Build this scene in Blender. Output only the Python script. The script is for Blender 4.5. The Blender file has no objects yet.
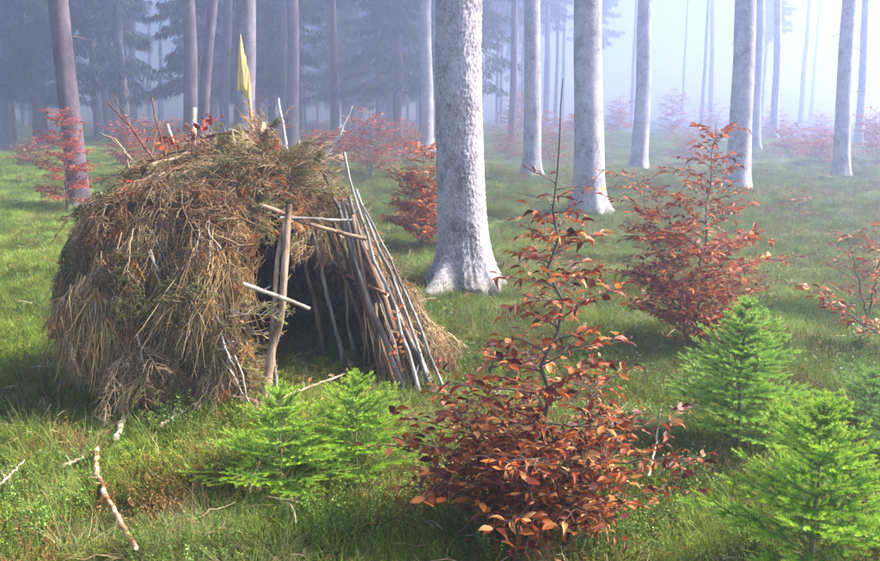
import bpy, math, random
import numpy as np
from mathutils import Vector, noise as mnoise

random.seed(7); rng = np.random.default_rng(7)
sc = bpy.context.scene
COL = sc.collection
R = math.radians

# ------------------------------------------------------------------ camera
CAM_H, FPX, HOR = 1.7, 860.0, 170.0           # eye height, focal length and horizon offset in px of an 880 px wide picture
PITCH = math.atan(HOR / FPX)
cam = bpy.data.objects.new('camera', bpy.data.cameras.new('camera'))
COL.objects.link(cam)
cam.data.sensor_width = 36.0
cam.data.lens = FPX / 880 * 36.0
cam.data.clip_end = 1000
cam.location = (0, 0, CAM_H)
cam.rotation_euler = (math.pi / 2 - PITCH, 0, 0)
sc.camera = cam

# ------------------------------------------------------------------ world, sun, exposure
SUN_AZ, SUN_EL = R(80), R(44)                 # azimuth clockwise from +Y (straight ahead), elevation
w = bpy.data.worlds.new('World'); sc.world = w; w.use_nodes = True
nt = w.node_tree; nt.nodes.clear()
o_ = nt.nodes.new('ShaderNodeOutputWorld'); b_ = nt.nodes.new('ShaderNodeBackground'); s_ = nt.nodes.new('ShaderNodeTexSky')
s_.sky_type = 'NISHITA'; s_.sun_disc = False; s_.sun_elevation = SUN_EL; s_.sun_rotation = SUN_AZ
s_.air_density = 1.0; s_.dust_density = 1.0; s_.ozone_density = 1.5
b_.inputs['Strength'].default_value = 0.08
nt.links.new(s_.outputs[0], b_.inputs[0]); nt.links.new(b_.outputs[0], o_.inputs[0])
sun = bpy.data.objects.new('sun', bpy.data.lights.new('sun', 'SUN')); COL.objects.link(sun)
sun.data.energy = 5.0; sun.data.angle = R(12); sun.data.color = (1.0, 0.91, 0.81)
sd = Vector((math.sin(SUN_AZ) * math.cos(SUN_EL), math.cos(SUN_AZ) * math.cos(SUN_EL), math.sin(SUN_EL)))
sun.rotation_euler = sd.to_track_quat('Z', 'Y').to_euler()
sc.view_settings.view_transform = 'Standard'; sc.view_settings.look = 'None'
sc.view_settings.exposure = 2.04; sc.view_settings.gamma = 1.0
sc.render.engine = 'CYCLES'
sc.cycles.use_denoising = True
sc.cycles.max_bounces = 8; sc.cycles.diffuse_bounces = 3; sc.cycles.glossy_bounces = 2
sc.cycles.transmission_bounces = 3; sc.cycles.volume_bounces = 2
HAZE_DENSITY, HAZE_G, HAZE_COL = 0.0160, 0.77, (0.64, 0.71, 0.98)

# ------------------------------------------------------------------ pixel <-> place
_f = np.array([0, math.cos(PITCH), -math.sin(PITCH)]); _u = np.array([0, math.sin(PITCH), math.cos(PITCH)])
def ray(px, py):
    d = np.array([(px - 440) / FPX, 0, 0]) - (py - 280.5) / FPX * _u + _f
    return d
def at(px, py, Y):
    d = ray(px, py); return np.array([0, 0, CAM_H]) + d * (Y / d[1])

_rs = np.random.default_rng(3)
_OCT = []
for wl, amp, k in ((4.5, .035, 5), (1.6, .022, 6), (.6, .011, 7)):
    for _ in range(k):
        a = _rs.uniform(0, 2 * np.pi); ww = 2 * np.pi / (wl * _rs.uniform(.75, 1.3))
        _OCT.append((np.cos(a) * ww, np.sin(a) * ww, _rs.uniform(0, 6.28), amp / math.sqrt(k) * 1.6))
_FAR = [(np.cos(a) * .25, np.sin(a) * .25, p, .16) for a, p in ((.3, 1.), (1.5, 2.2), (2.4, .4), (.9, 4.))]
MOUNDS = []
def hgt(x, y):
    x = np.asarray(x, float); y = np.asarray(y, float); z = np.zeros(np.broadcast(x, y).shape)
    for a, b, p, m in _OCT: z = z + m * np.sin(a * x + b * y + p)
    k = np.clip((y - 14) / 25, 0, 1)
    for a, b, p, m in _FAR: z = z + k * m * np.sin(a * x + b * y + p)
    for mx, my, mh, mr in MOUNDS: z = z + mh * np.exp(-((x - mx) ** 2 + (y - my) ** 2) / mr ** 2)
    return z
def gp(px, py):
    d = ray(px, py); o = np.array([0, 0, CAM_H]); t = -CAM_H / d[2]
    for _ in range(12):
        p = o + d * t; t += (p[2] - float(hgt(p[0], p[1]))) / -d[2] * .7
    p = o + d * t; return np.array([p[0], p[1], float(hgt(p[0], p[1]))])
def ln(x, y, s, seed):                         # cheap smooth 2-D noise in about [-1, 1]
    r = np.random.default_rng(seed); v = 0
    for _ in range(6):
        a = r.uniform(0, 6.28); k = 2 * np.pi / (s * r.uniform(.6, 1.6)); v = v + np.sin(np.cos(a) * k * x + np.sin(a) * k * y + r.uniform(0, 6.28))
    return v / 3.2
_t1 = gp(465, 281); MOUNDS.append((_t1[0], _t1[1], .10, .75))

# ------------------------------------------------------------------ mesh tools
class MB:
    def __init__(s): s.V = []; s.F = []; s.M = []; s.T = []; s.n = 0
    def add(s, V, F, mat=0, tone=0.5):
        V = np.asarray(V, float).reshape(-1, 3); F = np.asarray(F, int)
        s.V.append(V); s.F.append(F + s.n); s.M.append(np.full(len(F), mat))
        s.T.append(np.broadcast_to(np.asarray(tone, float), (len(V),)) if np.ndim(tone) == 0 else np.asarray(tone, float))
        s.n += len(V); return s
    def mesh(s, name, mats, smooth=True):
        me = bpy.data.meshes.new(name)
        V = np.concatenate(s.V) if s.V else np.zeros((0, 3))
        me.vertices.add(len(V)); me.vertices.foreach_set('co', V.astype(np.float32).ravel())
        lv = np.concatenate([f.ravel() for f in s.F]); cnt = np.concatenate([np.full(len(f), f.shape[1]) for f in s.F])
        me.loops.add(len(lv)); me.loops.foreach_set('vertex_index', lv.astype(np.int32))
        me.polygons.add(len(cnt)); st = np.concatenate([[0], np.cumsum(cnt)[:-1]])
        me.polygons.foreach_set('loop_start', st.astype(np.int32)); me.polygons.foreach_set('loop_total', cnt.astype(np.int32))
        me.polygons.foreach_set('material_index', np.concatenate(s.M).astype(np.int32))
        me.polygons.foreach_set('use_smooth', np.full(len(cnt), smooth))
        a = me.attributes.new('tone', 'FLOAT', 'POINT'); a.data.foreach_set('value', np.concatenate(s.T).astype(np.float32))
        for m in (mats if isinstance(mats, (list, tuple)) else [mats]): me.materials.append(m)
        me.update(calc_edges=True); return me
def link(name, me, parent=None, **kw):
    o = bpy.data.objects.new(name, me); COL.objects.link(o)
    if parent is not None: o.parent = parent
    for k, v in kw.items():
        if v is not None: o[k] = v
    return o
def thing(name, loc, label, cat, group=None):
    return_ = link(name, None, None, label=label, category=cat, group=group); return_.location = [float(c) for c in loc]
    return_.empty_display_size = .1; return return_
def nrm(v): return v / np.maximum(np.linalg.norm(v, axis=-1, keepdims=True), 1e-9)
def tubes(P, Rr, sides=4, cap=False):
    """P (B,n,3), Rr (B,n) -> V, F(quads) of B tubes"""
    P = np.asarray(P, float); Rr = np.asarray(Rr, float)
    if P.ndim == 2: P = P[None]; Rr = Rr[None]
    B, n, _ = P.shape
    T = np.empty_like(P); T[:, 1:-1] = P[:, 2:] - P[:, :-2]; T[:, 0] = P[:, 1] - P[:, 0]; T[:, -1] = P[:, -1] - P[:, -2]; T = nrm(T)
    av = nrm(P[:, -1] - P[:, 0]); ref = np.where(np.abs(av[:, 2:3]) > .8, [[1., .2, 0]], [[.1, .2, 1.]])[:, None, :]
    U = nrm(np.cross(T, ref)); W = np.cross(T, U)
    an = np.arange(sides) * 2 * np.pi / sides
    V = P[:, :, None, :] + Rr[:, :, None, None] * (np.cos(an)[None, None, :, None] * U[:, :, None, :] + np.sin(an)[None, None, :, None] * W[:, :, None, :])
    i = np.arange(n - 1)[:, None] * sides + np.arange(sides)[None]; j = np.arange(n - 1)[:, None] * sides + (np.arange(sides) + 1)[None] % sides
    q = np.stack([i, i + sides, j + sides, j], -1).reshape(-1, 4)
    F = (q[None] + (np.arange(B) * n * sides)[:, None, None]).reshape(-1, 4)
    return V.reshape(-1, 3), F
def ribbons(P, W, side):
    """P (B,n,3) centre lines, W (B,n) half widths, side (B,3)"""
    B, n, _ = P.shape
    V = np.stack([P - W[:, :, None] * side[:, None], P + W[:, :, None] * side[:, None]], 2)
    i = np.arange(n - 1) * 2; q = np.stack([i, i + 1, i + 3, i + 2], -1)
    F = (q[None] + (np.arange(B) * n * 2)[:, None, None]).reshape(-1, 4)
    return V.reshape(-1, 3), F
def stamp(TV, TF, pos, X, Y, Z, scale):
    """copies of template (K,3) with axes X,Y,Z (B,3)"""
    M = np.stack([X, Y, Z], 1)                                   # rows: world axes
    V = np.einsum('kc,bcd->bkd', TV, M) * np.asarray(scale)[:, None, None] + pos[:, None]
    F = (TF[None] + (np.arange(len(pos)) * len(TV))[:, None, None]).reshape(-1, TF.shape[1])
    return V.reshape(-1, 3), F
def frame(d, up):
    Y = nrm(d); X = nrm(np.cross(Y, up)); return X, Y, np.cross(X, Y)
def rnd(n, a=-1., b=1., g=None): return (g or rng).uniform(a, b, n)

# ------------------------------------------------------------------ materials
def mat(name): m = bpy.data.materials.new(name); m.use_nodes = True; m.node_tree.nodes.clear(); return m, m.node_tree.nodes, m.node_tree.links
def ramp(N, stops):
    r = N.new('ShaderNodeValToRGB'); e = r.color_ramp.elements
    while len(e) < len(stops): e.new(.5)
    for k, (p, c) in zip(e, stops): k.position = p; k.color = (*c, 1)
    return r
def math_(N, L, op, a, b=None, clamp=False):
    n = N.new('ShaderNodeMath'); n.operation = op; n.use_clamp = clamp
    for i, v in enumerate((a, b)):
        if v is None: continue
        if isinstance(v, (int, float)): n.inputs[i].default_value = v
        else: L.new(v, n.inputs[i])
    return n.outputs[0]
def noise_(N, L, scale, detail=3, co=None, rough=.6, stretch=None):
    n = N.new('ShaderNodeTexNoise'); n.inputs['Scale'].default_value = scale; n.inputs['Detail'].default_value = detail; n.inputs['Roughness'].default_value = rough
    if co is not None:
        if stretch:
            mp = N.new('ShaderNodeMapping'); mp.inputs['Scale'].default_value = stretch; L.new(co, mp.inputs[0]); co = mp.outputs[0]
        L.new(co, n.inputs['Vector'])
    return n.outputs[0]
def tone_of(N, L, inst=False):
    a = N.new('ShaderNodeAttribute'); a.attribute_name = 'tone'; a.attribute_type = 'GEOMETRY'
    if not inst: return a.outputs['Fac']
    b = N.new('ShaderNodeAttribute'); b.attribute_name = 'itone'; b.attribute_type = 'INSTANCER'
    return math_(N, L, 'ADD', math_(N, L, 'MULTIPLY', a.outputs['Fac'], .35), math_(N, L, 'MULTIPLY', b.outputs['Fac'], .65))
def leafy(name, stops, inst=False, rough=.55, trans=.35, spec=.3, nscale=60):
    """leaf, needle or blade: colour from the tone attribute, some light passes through"""
    m, N, L = mat(name); t = tone_of(N, L, inst)
    co = N.new('ShaderNodeTexCoord').outputs['Object']
    nz = noise_(N, L, nscale, 2, co)
    t2 = math_(N, L, 'ADD', t, math_(N, L, 'MULTIPLY', math_(N, L, 'SUBTRACT', nz, .5), .25), True)
    r = ramp(N, stops); L.new(t2, r.inputs[0])
    p = N.new('ShaderNodeBsdfPrincipled'); p.inputs['Roughness'].default_value = rough; p.inputs['Specular IOR Level'].default_value = spec
    L.new(r.outputs[0], p.inputs['Base Color'])
    tr = N.new('ShaderNodeBsdfTranslucent'); L.new(r.outputs[0], tr.inputs[0])
    mx = N.new('ShaderNodeMixShader'); mx.inputs[0].default_value = trans
    L.new(p.outputs[0], mx.inputs[1]); L.new(tr.outputs[0], mx.inputs[2])
    o = N.new('ShaderNodeOutputMaterial'); L.new(mx.outputs[0], o.inputs[0]); return m
def woody(name, stops, scale=40, stretch=(1, 1, .25), bump=.4, dist=.004, inst=False, rough=.85):
    m, N, L = mat(name); co = N.new('ShaderNodeTexCoord').outputs['Object']
    nz = noise_(N, L, scale, 5, co, .7, stretch); t = tone_of(N, L, inst)
    v = math_(N, L, 'ADD', math_(N, L, 'MULTIPLY', nz, .75), math_(N, L, 'MULTIPLY', math_(N, L, 'SUBTRACT', t, .33), .75), True)
    r = ramp(N, stops); L.new(v, r.inputs[0])
    p = N.new('ShaderNodeBsdfPrincipled'); p.inputs['Roughness'].default_value = rough; p.inputs['Specular IOR Level'].default_value = .2
    L.new(r.outputs[0], p.inputs['Base Color'])
    b = N.new('ShaderNodeBump'); b.inputs['Strength'].default_value = bump; b.inputs['Distance'].default_value = dist
    L.new(nz, b.inputs['Height']); L.new(b.outputs[0], p.inputs['Normal'])
    o = N.new('ShaderNodeOutputMaterial'); L.new(p.outputs[0], o.inputs[0]); return m
def bark(name, cols, scale=1., mossy=.0):
    """scaly spruce bark: flakes split by dark joints, pale lichen over them"""
    m, N, L = mat(name); co = N.new('ShaderNodeTexCoord').outputs['Object']
    mp = N.new('ShaderNodeMapping'); mp.inputs['Scale'].default_value = (1, 1, .5); L.new(co, mp.inputs[0])
    wn = N.new('ShaderNodeTexNoise'); wn.inputs['Scale'].default_value = 18; L.new(mp.outputs[0], wn.inputs['Vector'])
    va = N.new('ShaderNodeVectorMath'); va.operation = 'MULTIPLY_ADD'; L.new(wn.outputs['Color'], va.inputs[0]); va.inputs[1].default_value = (.05,) * 3; L.new(mp.outputs[0], va.inputs[2])
    vo = N.new('ShaderNodeTexVoronoi'); vo.feature = 'DISTANCE_TO_EDGE'; vo.inputs['Scale'].default_value = 42 * scale; L.new(va.outputs[0], vo.inputs['Vector'])
    vc = N.new('ShaderNodeTexVoronoi'); vc.inputs['Scale'].default_value = 42 * scale; L.new(va.outputs[0], vc.inputs['Vector'])
    n1 = noise_(N, L, 100, 6, co, .8, (1, 1, .36)); n2 = noise_(N, L, 2.6, 6, co, .7)
    e = N.new('ShaderNodeMapRange'); e.inputs['From Min'].default_value = 0; e.inputs['From Max'].default_value = .22; L.new(vo.outputs['Distance'], e.inputs['Value'])
    sp = N.new('ShaderNodeSeparateColor'); L.new(vc.outputs['Color'], sp.inputs[0])
    v = math_(N, L, 'ADD', math_(N, L, 'MULTIPLY', e.outputs[0], .10), math_(N, L, 'MULTIPLY', sp.outputs[0], .16))
    v = math_(N, L, 'ADD', v, math_(N, L, 'SUBTRACT', math_(N, L, 'MULTIPLY', n1, 1.7), .45)); v = math_(N, L, 'ADD', v, math_(N, L, 'MULTIPLY', math_(N, L, 'SUBTRACT', n2, .5), 1.25), True)
    r = ramp(N, cols); L.new(v, r.inputs[0])
    p = N.new('ShaderNodeBsdfPrincipled'); p.inputs['Roughness'].default_value = .9; p.inputs['Specular IOR Level'].default_value = .15
    sz = N.new('ShaderNodeSeparateXYZ'); L.new(co, sz.inputs[0]); n3 = noise_(N, L, 9, 5, co, .7)      # moss and soil at the foot, algae in patches
    fz = math_(N, L, 'SUBTRACT', math_(N, L, 'ADD', math_(N, L, 'MULTIPLY', math_(N, L, 'SUBTRACT', n3, .5), 3.2), .62), math_(N, L, 'MULTIPLY', sz.outputs[2], 3.4), True)
    al = math_(N, L, 'MULTIPLY', math_(N, L, 'SUBTRACT', noise_(N, L, 1.7, 5, co, .7, (1, 1, .4)), .52), 4.5, True)
    m1 = N.new('ShaderNodeMix'); m1.data_type = 'RGBA'; L.new(math_(N, L, 'MULTIPLY', al, .45), m1.inputs[0]); L.new(r.outputs[0], m1.inputs[6]); m1.inputs[7].default_value = (.20, .21, .15, 1)
    m2 = N.new('ShaderNodeMix'); m2.data_type = 'RGBA'; L.new(math_(N, L, 'MULTIPLY', fz, .8), m2.inputs[0]); L.new(m1.outputs[2], m2.inputs[6]); m2.inputs[7].default_value = (.085, .09, .03, 1)
    L.new(m2.outputs[2], p.inputs['Base Color'])
    h = math_(N, L, 'ADD', math_(N, L, 'MULTIPLY', e.outputs[0], .3), math_(N, L, 'MULTIPLY', n1, 1.))
    b = N.new('ShaderNodeBump'); b.inputs['Strength'].default_value = .8; b.inputs['Distance'].default_value = .008; L.new(h, b.inputs['Height']); L.new(b.outputs[0], p.inputs['Normal'])
    o = N.new('ShaderNodeOutputMaterial'); L.new(p.outputs[0], o.inputs[0]); return m

M = {}
M['bark_pale'] = bark('pale_lichen_bark', [(0.2, (.13, .11, .115)), (.38, (.25, .22, .225)), (.55, (.42, .385, .395)), (.70, (.50, .465, .47)), (.95, (.62, .58, .585))])
M['bark_grey'] = bark('grey_spruce_bark', [(0.15, (.07, .055, .065)), (.45, (.20, .17, .19)), (.8, (.36, .32, .35))])
M['bark_brown'] = bark('brown_spruce_bark', [(0.15, (.035, .026, .03)), (.5, (.11, .08, .09)), (.85, (.22, .17, .19))])
M['beech_stem'] = woody('beech_stem_bark', [(.2, (.05, .04, .035)), (.6, (.14, .12, .09)), (.9, (.24, .21, .17))], 60, (1, 1, .3), .2, .001)
M['stem_pale'] = woody('young_stem_bark', [(.2, (.12, .09, .04)), (.6, (.26, .22, .12)), (.9, (.4, .36, .24))], 60, (1, 1, .3), .2, .001)
M['pole'] = woody('weathered_pole_bark', [(.15, (.035, .02, .013)), (.42, (.17, .10, .06)), (.6, (.36, .25, .16)), (.85, (.60, .49, .37))], 28, (1, 1, .12), 1., .012)
M['pole_grey'] = woody('grey_pole_bark', [(.15, (.03, .027, .025)), (.45, (.14, .125, .11)), (.62, (.32, .29, .26)), (.85, (.58, .54, .50))], 28, (1, 1, .12), 1., .012)
M['stick_red'] = woody('reddish_stick_bark', [(.2, (.07, .025, .015)), (.5, (.25, .10, .05)), (.62, (.5, .28, .17)), (.8, (.7, .52, .38))], 22, (1, 1, .2), .5, .003)
M['cut_wood'] = woody('split_pale_wood', [(.2, (.45, .32, .16)), (.55, (.72, .58, .36)), (.9, (.85, .76, .58))], 50, (1, 1, .06), .4, .002)
M['yellow_wood'] = woody('fresh_yellow_splinter', [(.2, (.56, .36, .12)), (.5, (.78, .56, .20)), (.62, (.84, .68, .36)), (.9, (.86, .80, .62))], 40, (1, 1, .1), .3, .002)
M['twig'] = woody('dry_twig', [(.1, (.07, .042, .022)), (.4, (.26, .165, .085)), (.65, (.46, .33, .18)), (.95, (.66, .54, .35))], 25, (1, 1, 1), .0, .001, inst=True)
M['straw'] = woody('dry_straw', [(.1, (.17, .09, .035)), (.4, (.44, .28, .12)), (.7, (.64, .47, .23)), (.95, (.76, .64, .40))], 20, (1, 1, 1), .0, .001, inst=True)
M['rust_needle'] = leafy('rusty_dead_needles', [(0, (.14, .045, .012)), (.45, (.42, .15, .03)), (.8, (.60, .28, .06)), (1, (.62, .40, .14))], True)
M['olive_needle'] = leafy('fading_olive_needles', [(0, (.05, .065, .012)), (.45, (.18, .19, .045)), (.8, (.38, .36, .10)), (1, (.52, .48, .18))], True)
M['core'] = woody('light_blocking_shell', [(.2, (.008, .006, .004)), (.6, (.035, .024, .014)), (.9, (.08, .055, .03))], 30, (1, 1, .3), 1., .03)  # near-black colour puts the shade of the gaps between twigs into the shell
M['beech_leaf'] = leafy('copper_beech_leaf', [(0, (.06, .010, .006)), (.25, (.17, .026, .009)), (.5, (.31, .062, .011)), (.78, (.46, .135, .018)), (1, (.58, .29, .09))], False, .5, .3, .3, 45)
M['beech_leaf_orange'] = leafy('orange_beech_leaf', [(0, (.13, .022, .010)), (.4, (.33, .065, .014)), (.75, (.52, .15, .024)), (1, (.62, .28, .08))], False, .5, .35, .3, 25)
M['beech_leaf_red'] = leafy('dark_red_beech_leaf', [(0, (.14, .015, .012)), (.4, (.36, .045, .022)), (.75, (.52, .12, .04)), (1, (.6, .24, .10))], False, .5, .35, .3, 25)
M['needle'] = leafy('young_spruce_needle', [(0, (.025, .10, .012)), (.3, (.09, .28, .015)), (.65, (.24, .47, .02)), (1, (.52, .70, .06))], False, .5, .3, .3, 40)
M['needle_dark'] = leafy('blue_green_spruce_needle', [(0, (.025, .09, .02)), (.35, (.08, .22, .035)), (.7, (.19, .38, .05)), (1, (.34, .55, .10))], False, .5, .3, .3, 40)
M['needle_mid'] = leafy('mid_green_spruce_needle', [(0, (.03, .10, .02)), (.35, (.11, .27, .03)), (.7, (.26, .48, .04)), (1, (.46, .68, .10))], False, .5, .3, .3, 40)
M['needle_far'] = leafy('old_spruce_needle', [(0, (.018, .035, .02)), (1, (.045, .08, .04))], False, .6, .2, .2, 5)
M['grass'] = leafy('green_grass', [(0, (.03, .05, .008)), (.3, (.09, .15, .015)), (.6, (.22, .34, .025)), (1, (.42, .56, .06))], True, .5, .35, .3, 8)
M['dry_grass'] = leafy('bleached_dry_grass', [(0, (.12, .10, .035)), (.4, (.30, .25, .10)), (.8, (.52, .45, .22)), (1, (.66, .60, .36))], True, .6, .3, .2, 8)
M['bilberry'] = leafy('bilberry_leaf', [(0, (.03, .06, .01)), (.4, (.09, .17, .02)), (.8, (.20, .34, .05)), (1, (.3, .4, .1))], True, .45, .25, .35, 30)
M['moss'] = leafy('moss_shoots', [(0, (.03, .04, .008)), (.4, (.12, .15, .015)), (.8, (.28, .30, .04)), (1, (.42, .40, .08))], True, .8, .2, .1, 20)
M['litter'] = leafy('fallen_leaf', [(0, (.10, .03, .015)), (.5, (.30, .12, .04)), (1, (.55, .34, .16))], True, .6, .15, .3, 20)

def ground_mat():
    m, N, L = mat('forest_floor'); co = N.new('ShaderNodeTexCoord').outputs['Object']
    a = noise_(N, L, .9, 6, co); b = noise_(N, L, 14, 6, co, .7); c = noise_(N, L, 90, 3, co, .7)
    v = math_(N, L, 'ADD', math_(N, L, 'MULTIPLY', a, .6), math_(N, L, 'MULTIPLY', b, .4))
    r = ramp(N, [(.3, (.022, .016, .009)), (.46, (.05, .05, .014)), (.58, (.075, .10, .02)), (.75, (.15, .15, .05))]); L.new(v, r.inputs[0])
    p = N.new('ShaderNodeBsdfPrincipled'); p.inputs['Roughness'].default_value = .95; p.inputs['Specular IOR Level'].default_value = .1
    L.new(r.outputs[0], p.inputs['Base Color'])
    h = math_(N, L, 'ADD', b, math_(N, L, 'MULTIPLY', c, .4))
    bm = N.new('ShaderNodeBump'); bm.inputs['Distance'].default_value = .04; L.new(h, bm.inputs['Height']); L.new(bm.outputs[0], p.inputs['Normal'])
    o = N.new('ShaderNodeOutputMaterial'); L.new(p.outputs[0], o.inputs[0]); return m
M['ground'] = ground_mat()

# ------------------------------------------------------------------ ground sheet and haze
gy = np.concatenate([np.linspace(-20, 1.5, 12), np.linspace(1.6, 12, 220), 12 + (np.linspace(0, 1, 120)[1:] ** 2) * 130])
gxh = np.concatenate([np.linspace(0, 8, 150), 8 + (np.linspace(0, 1, 60)[1:] ** 2) * 120]); gx = np.concatenate([-gxh[:0:-1], gxh])
XX, YY = np.meshgrid(gx, gy); ZZ = hgt(XX, YY)
nx, ny = len(gx), len(gy); ii = (np.arange(ny - 1)[:, None] * nx + np.arange(nx - 1)[None])
GQ = np.stack([ii, ii + 1, ii + nx + 1, ii + nx], -1).reshape(-1, 4)
mb = MB(); mb.add(np.stack([XX, YY, ZZ], -1), GQ); link('ground', mb.mesh('ground', M['ground']), kind='structure')

def haze():
    m, N, L = mat('haze'); p = N.new('ShaderNodeVolumePrincipled'); p.inputs['Color'].default_value = (*HAZE_COL, 1)
    p.inputs['Density'].default_value = HAZE_DENSITY; p.inputs['Anisotropy'].default_value = HAZE_G
    o = N.new('ShaderNodeOutputMaterial'); L.new(p.outputs[0], o.inputs['Volume'])
    x, y0, y1, z0, z1 = 132, -24, 148, -2.2, 18.6
    V = [(-x, y0, z0), (x, y0, z0), (x, y1, z0), (-x, y1, z0), (-x, y0, z1), (x, y0, z1), (x, y1, z1), (-x, y1, z1)]
    F = [(3, 2, 1, 0), (4, 5, 6, 7), (0, 1, 5, 4), (1, 2, 6, 5), (2, 3, 7, 6), (3, 0, 4, 7)]
    mb = MB(); mb.add(V, F); link('haze', mb.mesh('haze', m, False), kind='stuff')
haze()

# ------------------------------------------------------------------ geometry-node scatter of small templates ("stuff")
def scatter(name, pts, eul, scl, tone, templates, parent=None, kind='stuff'):
    n = len(pts); me = bpy.data.meshes.new(name); me.vertices.add(n); me.vertices.foreach_set('co', np.asarray(pts, np.float32).ravel())
    def at_(nm, ty, v, key='value'):
        a = me.attributes.new(nm, ty, 'POINT'); a.data.foreach_set(key, np.asarray(v).ravel())
    at_('eul', 'FLOAT_VECTOR', np.asarray(eul, np.float32), 'vector'); at_('scl', 'FLOAT', np.asarray(scl, np.float32))
    at_('itone', 'FLOAT', np.asarray(tone, np.float32)); at_('pick', 'INT', rng.integers(0, len(templates), n).astype(np.int32))
    c = bpy.data.collections.new(name + '_kinds')
    for t in templates: c.objects.link(bpy.data.objects.new(t.name, t))
    o = link(name, me, parent, kind=kind)
    g = bpy.data.node_groups.new(name, 'GeometryNodeTree')
    g.interface.new_socket('Geometry', in_out='INPUT', socket_type='NodeSocketGeometry'); g.interface.new_socket('Geometry', in_out='OUTPUT', socket_type='NodeSocketGeometry')
    N, L = g.nodes, g.links; i = N.new('NodeGroupInput'); q = N.new('NodeGroupOutput'); s = N.new('GeometryNodeInstanceOnPoints')
    ci = N.new('GeometryNodeCollectionInfo'); ci.inputs['Collection'].default_value = c; ci.inputs['Separate Children'].default_value = True; ci.inputs['Reset Children'].default_value = True
    def na(nm, ty):
        a = N.new('GeometryNodeInputNamedAttribute'); a.data_type = ty; a.inputs['Name'].default_value = nm; return a.outputs['Attribute']
    e = N.new('FunctionNodeEulerToRotation'); L.new(na('eul', 'FLOAT_VECTOR'), e.inputs[0])
    L.new(i.outputs[0], s.inputs['Points']); L.new(ci.outputs[0], s.inputs['Instance']); s.inputs['Pick Instance'].default_value = True
    L.new(na('pick', 'INT'), s.inputs['Instance Index']); L.new(e.outputs[0], s.inputs['Rotation']); L.new(na('scl', 'FLOAT'), s.inputs['Scale'])
    L.new(s.outputs[0], q.inputs[0])
    md = o.modifiers.new('scatter', 'NODES'); md.node_group = g; return o

# ================================================================== TREES
def trunk_mesh(base_r, height, axis, seg=40, rows=90, seed=0, flare=.45, rough=.02, m='bark_grey', root=0.0, fine=False):
    """round trunk about a gently bent axis, in coordinates of the tree's base; axis = xy shift per metre of height"""
    g = np.random.default_rng(seed); z = np.concatenate([[-.35], np.linspace(-.1, 1, rows // 2), 1 + (np.linspace(0, 1, rows // 2)[1:] ** 1.4) * (height - 1)]) if not fine else np.concatenate([[-.35], np.linspace(-.12, 3.4, rows), np.linspace(3.4, height, 16)[1:]])
    a = np.linspace(0, 2 * np.pi, seg, endpoint=False); A, Z = np.meshgrid(a, z)
    ph = g.uniform(0, 6.28, 6); zz = np.maximum(Z, 0)
    but = 1 + .45 * np.cos(4 * A + ph[0]) + .3 * np.cos(3 * A + ph[1]) + .28 * np.cos(9 * A + ph[2] + zz * 2)
    r = base_r * (1 - .028 * zz) * (1 + flare * np.exp(-zz / .20) * but + .16 * np.exp(-zz / .7) * (1 + .25 * np.cos(5 * A + ph[3])))
    r *= 1 + rough * (np.cos(3 * A + Z * 1.3 + ph[4]) + .7 * np.cos(5 * A - Z * 2.7 + ph[5]) + .5 * np.cos(8 * A + Z * 5 + ph[1]))
    rid = np.maximum(0, np.cos(2.5 * (A + ph[2]) + .4 * np.sin(3 * A))) ** 4 + .8 * np.maximum(0, np.cos(3.5 * (A + ph[4]) + .5)) ** 6
    r = r + base_r * (.55 if fine else .35) * rid * np.exp(-zz / (.10 if fine else .13)) + base_r * .018 * (np.cos(19 * A + 3 * np.sin(4 * A)) + .7 * np.cos(31 * A + 2 * np.sin(5 * A))) * np.exp(-zz / .45)
    if fine:
        d = np.empty_like(r); 
        for i in range(A.shape[0]):
            for j in range(A.shape[1]):
                p = Vector((math.cos(A[i, j]) * 11, math.sin(A[i, j]) * 11, Z[i, j] * 24)) * .9
                dd, _ = mnoise.voronoi(p + .4 * mnoise.noise_vector(p)); d[i, j] = min(dd[1] - dd[0], .5) * .022 + mnoise.noise(p * 2.2) * .004
        r = r + d - .006
    X = r * np.cos(A) + axis[0] * Z + base_r * .14 * (np.sin(Z * .9 + ph[0]) - math.sin(ph[0])); Y = r * np.sin(A) + axis[1] * Z
    n = seg; i = np.arange(len(z) - 1)[:, None] * n + np.arange(n)[None]; j = np.arange(len(z) - 1)[:, None] * n + (np.arange(n) + 1)[None] % n
    F = np.stack([i, j, j + n, i + n], -1).reshape(-1, 4)
    mb = MB(); mb.add(np.stack([X, Y, Z], -1), F, tone=.5)
    top = len(z) * n - n; mb.add(np.stack([X[-1], Y[-1], Z[-1]], -1), np.arange(n)[None])
    return mb.mesh('trunk', M[m])
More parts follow.
